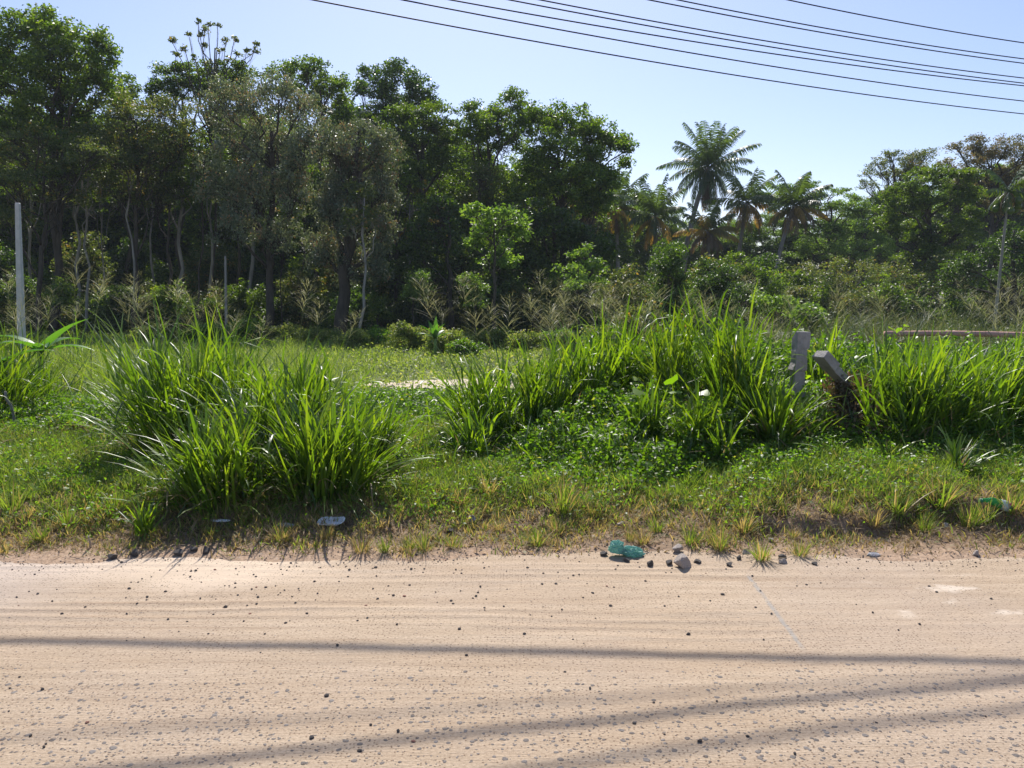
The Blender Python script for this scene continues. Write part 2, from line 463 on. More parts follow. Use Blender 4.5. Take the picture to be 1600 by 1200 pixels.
    col = mixc(nt, M_(nt, 'MULTIPLY', sc, 0.7), col, (0.74, 0.64, 0.52))
    # embedded pebbles (exposed aggregate)
    def peb(scale, seed, rad, dens):
        v = N.new('ShaderNodeTexVoronoi'); v.voronoi_dimensions = '2D'; v.inputs['Scale'].default_value = scale
        wv = N.new('ShaderNodeVectorMath'); wv.operation = 'ADD'
        L.new(mapping(nt, tc, (1, 1, 1), (seed, seed * 0.7, 0)), wv.inputs[0])
        nn = N.new('ShaderNodeTexNoise'); nn.inputs['Scale'].default_value = 45; L.new(tc, nn.inputs[0])
        sc_ = N.new('ShaderNodeVectorMath'); sc_.operation = 'SCALE'; sc_.inputs['Scale'].default_value = 0.014
        L.new(nn.outputs[1], sc_.inputs[0]); L.new(sc_.outputs[0], wv.inputs[1])
        L.new(wv.outputs[0], v.inputs['Vector'])
        sr = N.new('ShaderNodeSeparateColor'); L.new(v.outputs['Color'], sr.inputs[0])
        r = M_(nt, 'MULTIPLY', maprange(nt, sr.outputs[0], 0.0, 1.0, 0.45, 1.0, False), rad)
        body = M_(nt, 'SUBTRACT', 1.0, M_(nt, 'DIVIDE', v.outputs['Distance'], r), clamp=True)
        keep = M_(nt, 'LESS_THAN', sr.outputs[1], dens)
        return M_(nt, 'MULTIPLY', body, keep), sr.outputs[2]
    region = M_(nt, 'ADD', M_(nt, 'MULTIPLY', maprange(nt, Y, 3.25, 2.75, 0, 1), maprange(nt, noise(nt, tc, 1.3, 3), 0.3, 0.6, 0.45, 0.95)),
                M_(nt, 'MULTIPLY', maprange(nt, X, 0.8, 1.8), maprange(nt, Y, 3.3, 3.05, 0, 0.5)), clamp=True)
    b1, c1 = peb(17.0, 0.0, 0.22, M_(nt, 'MULTIPLY', region, 0.75))
    b2, c2 = peb(28.0, 5.3, 0.22, M_(nt, 'MULTIPLY', region, 0.6))
    b3, c3 = peb(42.0, 9.1, 0.2, M_(nt, 'ADD', M_(nt, 'MULTIPLY', region, 0.4), 0.06))
    body = M_(nt, 'MAXIMUM', M_(nt, 'MAXIMUM', b1, b2), b3)
    pm = maprange(nt, body, 0.02, 0.22)
    pc = mixc(nt, c1, (0.085, 0.08, 0.08), (0.21, 0.195, 0.185))
    col = mixc(nt, M_(nt, 'MULTIPLY', pm, 0.85), col, pc)
    # tiny dark grit everywhere
    vg = N.new('ShaderNodeTexVoronoi'); vg.voronoi_dimensions = '2D'; vg.inputs['Scale'].default_value = 60
    L.new(tc, vg.inputs['Vector'])
    sg = N.new('ShaderNodeSeparateColor'); L.new(vg.outputs['Color'], sg.inputs[0])
    gr = M_(nt, 'MULTIPLY', M_(nt, 'LESS_THAN', sg.outputs[0], maprange(nt, noise(nt, tc, 2.2, 4), 0.35, 0.65, 0.1, 0.42)), maprange(nt, vg.outputs['Distance'], 0.28, 0.14))
    col = mixc(nt, M_(nt, 'MULTIPLY', gr, 0.75), col, (0.12, 0.07, 0.04))
    pb = N.new('ShaderNodeBsdfPrincipled')
    L.new(col, pb.inputs['Base Color'])
    L.new(maprange(nt, pm, 0, 1, 0.92, 0.6), pb.inputs['Roughness'])
    pb.inputs['Specular IOR Level'].default_value = 0.25
    hgt = M_(nt, 'ADD', M_(nt, 'MULTIPLY', maprange(nt, body, 0.0, 0.5), 0.004), M_(nt, 'MULTIPLY', st, 0.006))
    hgt = M_(nt, 'ADD', hgt, M_(nt, 'MULTIPLY', fine, 0.007))
    hgt = M_(nt, 'ADD', hgt, M_(nt, 'MULTIPLY', noise(nt, mapping(nt, tc, (2.2, 45, 1)), 3.0, 4, 0.7), 0.006))
    hgt = M_(nt, 'ADD', hgt, M_(nt, 'MULTIPLY', mid, 0.003))
    bp = N.new('ShaderNodeBump'); bp.inputs['Strength'].default_value = 0.9; bp.inputs['Distance'].default_value = 1.0
    L.new(hgt, bp.inputs['Height']); L.new(bp.outputs[0], pb.inputs['Normal'])
    L.new(pb.outputs[0], out.inputs[0])
    return m

def ground_material():
    m, nt, out = nodes_of('verge_soil')
    N, L = nt.nodes, nt.links
    tc = N.new('ShaderNodeTexCoord').outputs['Object']
    sep = N.new('ShaderNodeSeparateXYZ'); L.new(tc, sep.inputs[0])
    X, Y = sep.outputs[0], sep.outputs[1]
    big = noise(nt, tc, 1.4, 6)
    fine = noise(nt, tc, 70, 5, 0.7)
    mid = noise(nt, tc, 9, 6)
    col = mixc(nt, maprange(nt, mid, 0.35, 0.65), (0.14, 0.095, 0.06), (0.27, 0.19, 0.125))
    yy = M_(nt, 'ADD', Y, M_(nt, 'MULTIPLY', M_(nt, 'SUBTRACT', mid, 0.5), 0.9))
    sand = maprange(nt, yy, 4.85, 4.5)
    col = mixc(nt, sand, col, mixc(nt, maprange(nt, fine, 0.3, 0.7), (0.30, 0.20, 0.13), (0.50, 0.36, 0.25)))
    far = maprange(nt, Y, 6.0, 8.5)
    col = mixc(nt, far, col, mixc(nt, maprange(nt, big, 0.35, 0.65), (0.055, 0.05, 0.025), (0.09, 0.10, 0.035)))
    far2 = M_(nt, 'MULTIPLY', maprange(nt, Y, 12, 15), maprange(nt, Y, 38, 34))
    col = mixc(nt, far2, col, mixc(nt, maprange(nt, big, 0.35, 0.65), (0.08, 0.10, 0.035), (0.12, 0.14, 0.05)))
    sp = M_(nt, 'MULTIPLY', maprange(nt, noise(nt, tc, 34, 3), 0.62, 0.68), maprange(nt, Y, 7.0, 6.0))
    col = mixc(nt, M_(nt, 'MULTIPLY', sp, 0.6), col, (0.40, 0.33, 0.27))
    pb = N.new('ShaderNodeBsdfPrincipled'); pb.inputs['Roughness'].default_value = 0.95
    pb.inputs['Specular IOR Level'].default_value = 0.15
    L.new(col, pb.inputs['Base Color'])
    hgt = M_(nt, 'ADD', M_(nt, 'MULTIPLY', mid, 0.03), M_(nt, 'MULTIPLY', fine, 0.008))
    bp = N.new('ShaderNodeBump'); bp.inputs['Strength'].default_value = 0.8; bp.inputs['Distance'].default_value = 1.0
    L.new(hgt, bp.inputs['Height']); L.new(bp.outputs[0], pb.inputs['Normal'])
    L.new(pb.outputs[0], out.inputs[0])
    return m

def grid_obj(name, xs, ys, zf, mat):
    xx, yy = np.meshgrid(xs, ys)
    zz = zf(xx, yy)
    V = np.stack([xx, yy, zz], 2).reshape(-1, 3)
    nx, ny = len(xs), len(ys)
    i = (np.arange(ny - 1) * nx)[:, None] + np.arange(nx - 1)[None]
    q = np.stack([i, i + 1, i + nx + 1, i + nx], 2).reshape(-1, 4)
    g = Geo(); g.add(V, quads=q, rnd=0.5)
    o = g.build(name, mat, smooth=True)
    o['kind'] = 'structure'
    return o

def road_z(x, y):
    e = sm(2.9, 3.4, y) * (1 - sm(4.35, 4.6, y)) * (1 - 0.8 * sm(1.0, 1.7, x)) 
    ph = y * 34 + 0.5 * np.sin(x * 1.3) + 0.8 * np.sin(x * 0.31 + y)
    ph = ph + 1.6 * wob(x * 0.25, y, 2.2, 3.0)
    rut = np.abs(np.sin(ph)) ** 4 * (0.5 + 0.5 * np.sin(y * 9.1 + x * 0.4)) * np.clip(0.6 + 0.8 * wob(x * 0.5, y * 3, 1.0, 7.0), 0, 1.2)
    h = 0.008 * rut * e + 0.0025 * wob(x, y, 3.0, 1.0) + 0.006 * wob(x * 0.4, y, 1.5, 5.0) + 0.0018 * wob(x, y, 14.0, 6.0)
    return h + 0.0

xs = np.unique(np.concatenate([np.linspace(-120, -6, 70), np.arange(-6, 6.001, 0.03), np.linspace(6, 120, 70)]))
ys = np.unique(np.concatenate([np.linspace(-7, 1.6, 30), np.arange(1.6, 4.95, 0.012)]))
grid_obj('road', xs, ys, road_z, road_material())
xs = np.unique(np.concatenate([np.linspace(-700, -40, 24), np.linspace(-40, -9, 60), np.arange(-9, 9.001, 0.06), np.linspace(9, 40, 60), np.linspace(40, 700, 24)]))
ys = np.unique(np.concatenate([np.linspace(-500, -8, 12), np.linspace(-8, 4.0, 10), np.arange(4.0, 12.0, 0.045), np.linspace(12, 60, 120), np.linspace(60, 1200, 30)]))
grid_obj('ground', xs, ys, lambda x, y: terrain(x, y) - 0.25 * (1 - sm(3.9, 4.1, y)), ground_material())

# ------------------------------------------------------------------ scatter helpers
def frustum_pts(rng, n, y0, y1, margin=0.7, power=1.0):
    """points on the ground in front of the camera, a bit wider than the view; denser near for power<1"""
    u = rng.random(n) ** power
    y = y0 + (y1 - y0) * u
    x = rng.uniform(-1, 1, n) * (0.68 * y + margin)
    return x, y

def lawn_density(x, y):
    e = edge_y(x)
    d = y - e
    right = sm(1.2, 2.2, x)
    den = sm(-0.12, 0.45 , d + 0.35 * wob(x, y, 2.3, 3.0) + 0.1 * wob(x, y, 9.0, 1.0))
    scy = e + 0.52
    den = den * (1 - right * (1 - sm(-0.05, 0.12, y - scy)) * 0.72)
    # bare soil patches
    def patch(px, py, rx, ry, k=1.0):
        return 1 - k * np.exp(-(((x - px) / rx) ** 2 + ((y - py) / ry) ** 2) ** 1.5)
    p = at_z(165, 672, 0.1); den = den * patch(p[0], p[1], 0.75, 0.55, 0.95)
    p = at_z(600, 815, 0.05); den = den * patch(p[0], p[1], 0.9, 0.25, 0.4)
    p = at_z(1400, 700, 0.1); den = den * patch(p[0], p[1], 1.6, 0.5, 0.6)
    d0 = y - e
    den = den * (0.25 + 0.75 * sm(-0.2, 0.35, wob(x, y, 3.3, 6.5) + 0.5 * wob(x, y, 11.0, 2.5) + 1.1 * sm(0.3, 1.6, d0)))
    return np.clip(den, 0, 1)

rng = np.random.default_rng(7)
# --- low lawn on the verge
def lawn(n, y0, y1, lmin, lmax, w, mat, name, label, seed, dens, dry=0.0, nseg=2):
    rng = np.random.default_rng(seed)
    x, y = frustum_pts(rng, n, y0, y1, 0.9, 1.0)
    # area weighting: keep prob ~ uniform per metre, fewer far
    k = rng.random(n) < dens(x, y)
    x, y = x[k], y[k]
    n = len(x)
    cl = 0.55 + 0.45 * wob(x, y, 4.0, 8.0)
    ln = rng.uniform(lmin, lmax, n) * (0.45 + 0.95 * np.clip(cl, 0, 1.3)) * (0.5 + 0.5 * sm(0.0, 1.3, y - edge_y(x)))
    rnd = rng.random(n)
    if dry > 0:
        dd = np.clip(1 - sm(0.1, 1.3, y - edge_y(x)) + 0.35 * wob(x, y, 3.0, 11.0), 0, 1)
        rnd = np.where(rng.random(n) < dd * dry, 0.82 + 0.18 * rnd, rnd * 0.88)
    g = Geo()
    z = terrain(x, y) - 0.005
    blades(g, np.stack([x, y, z], 1), rng.random(n) * 6.283, ln, w * rng.uniform(0.7, 1.3, n), rng.uniform(0.05, 1.0, n), rng.uniform(0.1, 1.1, n), nseg, rnd=rnd, twist=rng.uniform(-1.2, 1.2, n))
    o = g.build(name, mat)
    tag(o, label, 'grass', kind='stuff')
    return o

lawn(380000, 4.5, 9.5, 0.05, 0.15, 0.0075, LAWN, 'grass', 'short bright green grass on the verge beside the road', 11,
     lambda x, y: lawn_density(x, y), dry=0.75)
lawn(90000, 4.5, 5.9, 0.025, 0.08, 0.006, DRYG, 'dry_grass', 'short dry straw coloured grass along the road edge', 12,
     lambda x, y: np.clip((0.4 + 0.6 * wob(x, y, 3.0, 2.2)) * sm(0.0, 0.25, y - edge_y(x)) * (1 - sm(0.8, 1.5, y - edge_y(x))), 0.03, 1) * sm(-0.02, 0.1, y - edge_y(x)))

# --- broad-leaved weeds in the middle and right of the verge
def weed_h(x, y):
    px = 800 + F * x / (y * math.cos(PITCH) + 0.15)
    a = np.exp(-(((x - 1.1) / 1.35) ** 2 + ((y - 7.2) / 1.25) ** 2) ** 2) * 0.42
    b = np.exp(-(((x - 3.9) / 2.6) ** 2 + ((y - 7.5) / 0.9) ** 2) ** 2) * 0.42
    c = np.exp(-(((x + 0.1) / 0.7) ** 2 + ((y - 6.8) / 0.6) ** 2) ** 2) * 0.15
    d = np.exp(-(((x + 4.9) / 1.2) ** 2 + ((y - 8.6) / 0.7) ** 2) ** 2) * 0.2
    e = (0.25 + 0.5 * sm(0.3, 1.0, x)) * sm(7.9, 8.7, y) * (1 - sm(11.0, 12.3, y))
    h = np.maximum.reduce([a, b, c, d, e]) * (0.8 + 0.5 * wob(x, y, 2.6, 5.0) + 0.25 * wob(x, y, 8.0, 1.0))
    return np.clip(h, 0, 1)
rng = np.random.default_rng(21)
x, y = frustum_pts(rng, 290000, 5.2, 12.5, 0.9)
hh = weed_h(x, y)
k = (hh > 0.03) & (rng.random(len(x)) < 0.35 + 2.2 * hh)
x, y, hh = x[k], y[k], hh[k]
z = terrain(x, y) + hh * rng.random(len(x)) ** 0.6
g = Geo()
leaves(g, np.stack([x, y, z], 1), 0.036 + 0.03 * rng.random(len(x)) ** 2 + 0.03 * sm(0.3, 0.7, hh), 0.02 + 0.012 * rng.random(len(x)) + 0.018 * sm(0.3, 0.7, hh), rng, 0.6, 0.2)
k = rng.random(len(x)) < 0.06
twigs(g, np.stack([x[k], y[k], terrain(x[k], y[k])], 1), np.stack([x[k] + rng.normal(0, .05, k.sum()), y[k] + rng.normal(0, .05, k.sum()), z[k]], 1), 0.0018, 0.1)
tag(g.build('ground_cover', WEED), 'low small-leaved weeds covering the verge mound', 'ground cover', kind='stuff')

# sparse tiny weeds over the whole verge
x, y = frustum_pts(rng, 110000, 4.7, 8.8, 0.9)
k = rng.random(len(x)) < (0.15 + 0.5 * sm(0.6, 1.6, x) * sm(0.9, 1.6, y - edge_y(x)) + 0.8 * np.clip(wob(x, y, 1.9, 9.0) + 0.2, 0, 1)) * sm(0.2, 0.9, y - edge_y(x)) * lawn_density(x, y)
x, y = x[k], y[k]
g = Geo()
leaves(g, np.stack([x, y, terrain(x, y) + rng.uniform(0.005, 0.15, len(x)) * (0.5 + 0.7 * np.clip(0.5 + wob(x, y, 4.5, 3.0), 0, 1.3))], 1), 0.034, 0.017, rng, 0.8, 0.1)
tag(g.build('clover_weeds', WEED), 'tiny round-leaved weeds scattered through the verge grass', 'weeds', kind='stuff')

# dead leaves, straw and grit along the edge
rng = np.random.default_rng(31)
n = 9000
x, y = frustum_pts(rng, n, 4.5, 6.4, 0.9)
k = rng.random(n) < sm(-0.02, 0.2, y - edge_y(x)) * (1 - 0.8 * sm(0.9, 1.6, y - edge_y(x)))
x, y = x[k], y[k]; n = len(x)
g = Geo()
blades(g, np.stack([x, y, terrain(x, y) + rng.uniform(0.004, 0.02, n)], 1), rng.random(n) * 6.283, rng.uniform(0.02, 0.13, n), rng.uniform(0.003, 0.009, n), rng.uniform(1.3, 1.62, n), rng.uniform(-0.2, 0.25, n), 2, rnd=rng.random(n) * 0.9, twist=rng.uniform(-1, 1, n))
m_ = 2600
x, y = frustum_pts(rng, m_, 4.6, 6.6, 0.9)
leaves(g, np.stack([x, y, terrain(x, y) + 0.012], 1), 0.04, 0.022, rng, 1.5, 0.0, rnd=rng.random(m_) * 0.95)
tag(g.build('leaf_litter', DRYG), 'dead straw and brown leaves littering the road edge', 'leaf litter', kind='stuff')
p = at_z(160, 672, 0.1)
n = 5000
x = p[0] + rng.normal(0, 0.5, n); y = p[1] + rng.normal(0, 0.35, n)
g = Geo()
leaves(g, np.stack([x, y, terrain(x, y) + rng.uniform(0.002, 0.05, n)], 1), 0.045, 0.02, rng, 1.0, 0.0, rnd=rng.random(n) * 0.3)
tag(g.build('dead_leaves', PALMD), 'dark brown dead leaves on the bare soil left of the big grass clump', 'leaf litter', kind='stuff')

# --- the field beyond: feathery low grass and herbs
rng = np.random.default_rng(41)
n = 210000
x, y = frustum_pts(rng, n, 9.5, 46, 3.0, 1.35)
patch_p = (at_z(720, 600, -0.5))
inpatch = (y > 14.0) & (y < 16.7) & (x > -2.9 + 0.3 * np.sin(y * 5)) & (x < 0.5)
k = ~inpatch | (rng.random(n) < 0.2)
x, y = x[k], y[k]; n = len(x)
g = Geo()
hm = 0.55 + 0.45 * wob(x, y, 0.8, 3.0) + 0.3 * sm(-2, -5, x - 0 * y)
short = np.exp(-((y - 15) / 3.5) ** 2) * np.exp(-(x / 4.0) ** 2)
ln = rng.uniform(0.14, 0.42, n) * np.clip(hm, 0.3, 1.4) * (1 - 0.7 * short)
col = np.clip(0.45 + 0.35 * wob(x, y, 0.5, 7.0) + rng.normal(0, 0.2, n), 0, 0.999)
blades(g, np.stack([x, y, terrain(x, y) - 0.01], 1), rng.random(n) * 6.283, ln, 0.012 + 0.0007 * y, rng.uniform(0.05, 1.1, n), rng.uniform(0.1, 1.2, n), 2, rnd=col, twist=rng.uniform(-1.3, 1.3, n))
m_ = 90000
x, y = frustum_pts(rng, m_, 14, 46, 3.0, 1.2)
k = rng.random(m_) < np.clip(0.45 + 0.6 * wob(x, y, 0.7, 1.0), 0.1, 1)
x, y = x[k], y[k]; m_ = len(x)
z = terrain(x, y) + rng.random(m_) * 0.32 * np.clip(0.6 + 0.5 * wob(x, y, 0.9, 6.0), 0.15, 1.2)
leaves(g, np.stack([x, y, z], 1), 0.06 + 0.002 * y, 0.03 + 0.0012 * y, rng, 0.8, 0.1)
tag(g.build('field_grass', FIELD), 'pale green rough grass and herbs covering the field', 'grass', kind='stuff')

# sandy patch in the field
g = Geo()
n = 48
a = np.linspace(0, 2 * np.pi, n, endpoint=False)
rx = 1.75 + 0.25 * np.sin(3 * a) + 0.12 * np.sin(7 * a); ry = 0.95 + 0.08 * np.sin(4 * a + 1)
X_ = -1.15 + rx * np.cos(a); Y_ = 15.5 + ry * np.sin(a)
V = np.concatenate([np.stack([X_, Y_, terrain(X_, Y_) + 0.012 + 0 * X_], 1), np.stack([-1.15 + rx * .5 * np.cos(a), 15.5 + ry * .5 * np.sin(a), terrain(-1.15 + rx * .5 * np.cos(a), 15.5 + ry * .5 * np.sin(a)) + 0.05], 1), [[-1.15, 15.5, T(-1.15, 15.5) + 0.06]]])
q = [(i, (i + 1) % n, n + (i + 1) % n, n + i) for i in range(n)]
t = [(n + i, n + (i + 1) % n, 2 * n) for i in range(n)]
g.add(V, quads=q, tris=t)
SAND = solid_mat('pale_sand', [(0.3, (0.42, 0.34, 0.24)), (0.7, (0.66, 0.56, 0.42))], scale=7, bscale=40)
o = g.build('sandy_path', SAND, smooth=True); o['kind'] = 'structure'
# ------------------------------------------------------------------ trees
def surf(x, y):
    t = terrain(x, y)
    return np.where(np.asarray(y) < 4.94, np.maximum(t, road_z(x, y)), t)

def gnd(px, py):
    """first point of the ground met along the line of sight"""
    r = ray(px, py)
    Yv = np.arange(2.0, 30, 0.004)
    P = np.array([0, 0, CAM_H]) + r[None] * (Yv / r[1])[:, None]
    k = int(np.argmax(P[:, 2] <= surf(P[:, 0], P[:, 1])))
    return P[k].copy()

def crown(g, gb, c, rx, ry, rz, rng, rc=0.45, per=55, ll=0.18, lw=0.09, dens=1.0, core=None, up=0.35, droop=0.3, flat=0.6, tw=0.012, shell=0.8):
    rm = (rx * ry * rz) ** (1 / 3)
    nc = max(5, int(4.7 * 3.14 * rm * rm * dens / (3.14 * rc * rc)))
    d = rng.normal(0, 1, (nc, 3)); d /= np.linalg.norm(d, axis=1, keepdims=True)
    d[:, 2] = np.where(d[:, 2] < -0.55, -d[:, 2], d[:, 2])
    rad = 1 - (1 - rng.random(nc) ** 0.6) * shell
    rad = np.where(rng.random(nc) < 0.16, rng.uniform(1.0, 1.2, nc), rad)
    P = np.asarray(c) + d * rad[:, None] * np.array([rx, ry, rz])
    cs = rc * rng.uniform(0.55, 1.2, nc)
    m = rng.poisson(per * (cs / rc) ** 2) + 6
    idx = np.repeat(np.arange(nc), m)
    n = len(idx)
    off = rng.normal(0, 0.5, (n, 3))
    ol = np.linalg.norm(off, axis=1, keepdims=True)
    off = off / (ol + 1e-6) * np.minimum(ol, 1.15)
    L = P[idx] + off * cs[idx][:, None] * np.array([1, 1, flat])
    tone = rng.uniform(-0.22, 0.22, nc)[idx]
    rnd = np.clip(rng.random(n) * 0.9 + 0.05 + tone, 0, 1)
    leaves(g, L, ll, lw, rng, up, droop, rnd=rnd)
    if gb is not None:
        st = np.asarray(core if core is not None else c)
        s0 = st + (np.asarray(c) - st) * rng.uniform(0.3, 1.0, (nc, 1)) + rng.normal(0, 0.15, (nc, 3)) * rm
        twigs(gb, s0, P, tw * (1 + rm * 0.35), 0.5)
    return P

def limb(p0, p1, rng, n=6, wobble=0.06, sag=0.0):
    t = np.linspace(0, 1, n)[:, None]
    p = np.asarray(p0) * (1 - t) + np.asarray(p1) * t
    L = np.linalg.norm(np.asarray(p1) - np.asarray(p0))
    w = rng.normal(0, wobble * L, (n, 3)) * np.sin(np.pi * t) * np.array([1, 1, 0.35])
    return p + w

def tree(name, label, Y, trunk, blobs, mat, seed, cat='tree', group=None, bark=None, r0=0.16, rc=0.45, per=55, ll=0.18, lw=0.09, dens=1.0,
         up=0.35, droop=0.3, flat=0.6, depth=0.9, tw=0.012, shell=0.8, yj=1.2, split=0.55):
    """trunk = (px of foot, px of top, py of top); blobs in pixels (px, py, rx, ry) give real ellipsoids at distance Y"""
    rng = np.random.default_rng(seed)
    per = per * 1.3
    fx = (trunk[0] - 800) / F * Y
    foot = np.array([fx, Y, T(fx, Y) - 0.1])
    top = at(trunk[1], trunk[2], Y)
    fx0 = foot[0]
    root = empty(name, foot)
    tag(root, label, cat, group)
    gb, gc = Geo(), Geo()
    tp = limb(foot, top, rng, 9, 0.012)
    tube(gb, tp, np.linspace(r0, r0 * 0.35, 9), 8, jit=0.05, rng=rng)
    for (px, py, rx, ry) in blobs:
        dy = rng.uniform(-yj, yj)
        c = at(px, py, Y + dy)
        k = Y / F
        # start of the limb: point of the trunk lower than the blob
        tt = np.clip((c[2] - foot[2]) / max(0.5, top[2] - foot[2]) - 0.3, split * 0.6, 0.97)
        s = foot + (top - foot) * tt
        i = tt * 8
        s = tp[int(i)] * (1 - (i % 1)) + tp[min(8, int(i) + 1)] * (i % 1)
        if np.linalg.norm(c - s) > 0.4:
            lp = limb(s, c, rng, 6, 0.07)
            tube(gb, lp, np.linspace(r0 * 0.42, r0 * 0.14, 6), 5, jit=0.04, rng=rng)
        crown(gc, gb, c, rx * k, max(rx, ry) * k * depth, ry * k, rng, rc, per, ll, lw, dens, core=s + (c - s) * 0.55, up=up, droop=droop, flat=flat, tw=tw, shell=shell)
    gb.build('trunk', bark or BARK, root, foot, smooth=True)
    gc.build('crown', mat, root, foot)
    return root

# big trees at the far left
tree('broadleaf_tree', 'tallest green tree at the far left edge, rising above all the others', 36, (84, 95, 130),
     [(48, 52, 42, 36), (96, 78, 52, 42), (146, 92, 38, 32), (12, 70, 38, 34), (30, 130, 62, 44), (100, 150, 66, 50), (160, 140, 34, 36), (-30, 130, 60, 60), (60, 36, 30, 24), (130, 200, 50, 40), (20, 205, 70, 40)],
     T_GREEN, 101, r0=0.22, rc=0.42, per=60)
tree('conical_tree', 'narrow dark green tree right of the tallest far-left tree', 44, (196, 194, 140),
     [(196, 150, 16, 30), (196, 190, 26, 40), (200, 240, 32, 50)], T_GREEN, 102, rc=0.4, per=50)
tree('feathery_tree', 'olive tree with flat layered branches behind the white post', 33, (60, 70, 240),
     [(40, 245, 62, 20), (110, 265, 60, 18), (20, 290, 60, 20), (90, 312, 56, 15), (150, 240, 44, 20), (60, 215, 44, 16), (-50, 260, 60, 30), (10, 345, 50, 18)],
     T_OLIVE, 103, r0=0.13, rc=0.36, per=46, ll=0.12, lw=0.05, flat=0.35, dens=0.9)
tree('olive_tree', 'olive green tree with a ragged crown between the far-left tree and the leafless-topped tree', 35, (208, 215, 200),
     [(205, 190, 46, 38), (250, 185, 44, 34), (180, 235, 50, 40), (235, 250, 55, 45), (285, 230, 44, 44), (255, 310, 50, 36), (190, 300, 40, 34)],
     T_OLIVE, 104, r0=0.13, rc=0.36, per=44, ll=0.13, lw=0.06, dens=0.95)
tree('sparse_tree', 'thin leafless-topped tree with small leaf tufts against the sky', 40, (330, 336, 75),
     [(310, 33, 5, 5), (325, 40, 6, 5), (296, 58, 7, 6), (268, 64, 6, 4), (312, 55, 5, 5), (320, 47, 5, 6), (353, 65, 6, 5), (366, 63, 6, 5), (401, 70, 6, 5), (385, 82, 7, 6), (372, 84, 5, 5), (344, 80, 6, 5), (288, 76, 6, 5), (305, 92, 6, 6), (275, 85, 5, 4), (328, 100, 8, 6), (357, 92, 6, 5), (320, 72, 5, 4), (400, 80, 5, 4), (340, 40, 4, 4)],
     T_OLIVE, 105, r0=0.10, rc=0.15, per=8, ll=0.17, lw=0.07, dens=0.5, yj=1.6, split=0.85, tw=0.005)
tree('broadleaf_tree', 'dark tree crown in front of the leafless-topped tree', 42, (282, 285, 150),
     [(262, 115, 18, 14), (290, 120, 28, 20), (270, 150, 38, 26), (310, 130, 26, 20), (345, 115, 28, 14), (372, 118, 24, 16), (350, 150, 40, 26)],
     T_GREEN, 106, rc=0.36, per=46, dens=0.9)
tree('drooping_tree', 'tall greyish brown drooping tree, leaves glinting, left of centre', 34, (420, 425, 200),
     [(345, 165, 38, 30), (390, 165, 40, 34), (435, 155, 40, 32), (470, 175, 36, 36), (370, 225, 50, 48), (430, 235, 52, 50), (480, 240, 36, 46), (350, 290, 42, 46), (405, 310, 46, 46), (460, 310, 40, 44), (440, 375, 36, 34), (370, 360, 34, 34)],
     T_GREY, 107, r0=0.2, rc=0.34, per=58, ll=0.125, lw=0.06, dens=0.8, droop=0.7, flat=0.9)
tree('broadleaf_tree', 'dark green tree peeping out behind the greyish drooping tree', 44, (500, 500, 140),
     [(440, 108, 26, 14), (480, 112, 34, 18), (515, 125, 24, 20), (505, 160, 32, 36), (535, 150, 16, 26), (460, 135, 34, 22), (540, 195, 30, 30), (520, 225, 30, 36)],
     T_GREEN, 108, rc=0.42, per=50, dens=0.9)
tree('broadleaf_tree', 'separate dark green round-headed tree standing highest just left of centre', 50, (610, 612, 150),
     [(580, 118, 20, 20), (617, 118, 24, 18), (645, 135, 26, 22), (600, 150, 36, 24), (655, 160, 30, 18), (565, 145, 16, 18), (676, 160, 14, 12), (630, 185, 46, 26), (580, 190, 30, 26)],
     T_DEEP, 109, rc=0.46, per=55, ll=0.2, lw=0.1, dens=1.0)
tree('vine_covered_tree', 'tall dark tree smothered in hanging creepers left of centre', 33, (530, 560, 230),
     [(560, 205, 34, 18), (520, 235, 34, 30), (590, 235, 34, 30), (545, 270, 40, 40), (600, 300, 24, 46), (560, 340, 34, 44), (600, 370, 18, 40), (520, 330, 24, 50), (505, 400, 20, 46), (590, 425, 18, 36), (545, 410, 26, 50)],
     T_GREY, 110, r0=0.3, rc=0.3, per=50, ll=0.12, lw=0.065, dens=1.05, droop=0.8, flat=1.0)
tree('small_palm', 'x', 46, (540, 541, 180), [(541, 200, 12, 12)], T_GREEN, 1) if False else None
tree('broadleaf_tree', 'fresh green crown just right of the creeper covered tree', 42, (672, 660, 220),
     [(625, 190, 34, 22), (670, 188, 40, 22), (650, 225, 46, 28), (700, 215, 32, 26), (640, 270, 30, 30), (690, 262, 30, 26), (640, 330, 26, 30), (610, 250, 20, 24)],
     T_GREEN, 111, r0=0.17, rc=0.42, per=60)
tree('broadleaf_tree', 'green tree whose crown has a small raised peak at centre', 43, (768, 762, 220),
     [(740, 178, 24, 18), (800, 162, 22, 18), (770, 190, 34, 22), (735, 215, 34, 28), (790, 222, 40, 30), (750, 265, 36, 26), (815, 190, 26, 22), (700, 300, 34, 26), (800, 290, 36, 26)],
     T_GREEN, 112, r0=0.17, rc=0.42, per=58)
tree('broadleaf_tree', 'broad green tree whose crown ends at the open sky right of centre', 40, (880, 872, 240),
     [(845, 200, 36, 28), (890, 195, 42, 26), (925, 215, 36, 30), (955, 228, 28, 20), (978, 236, 14, 12), (975, 258, 15, 9), (860, 245, 44, 34), (915, 258, 42, 32), (945, 285, 26, 28), (880, 300, 50, 36), (930, 330, 34, 34), (835, 300, 36, 40)],
     T_GREEN, 113, r0=0.2, rc=0.42, per=66, dens=1.05)
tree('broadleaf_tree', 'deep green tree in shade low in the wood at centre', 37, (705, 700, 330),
     [(690, 350, 44, 40), (650, 390, 36, 40), (720, 410, 44, 40), (680, 440, 46, 36), (610, 440, 30, 36)], T_DEEP, 114, rc=0.42, per=55)
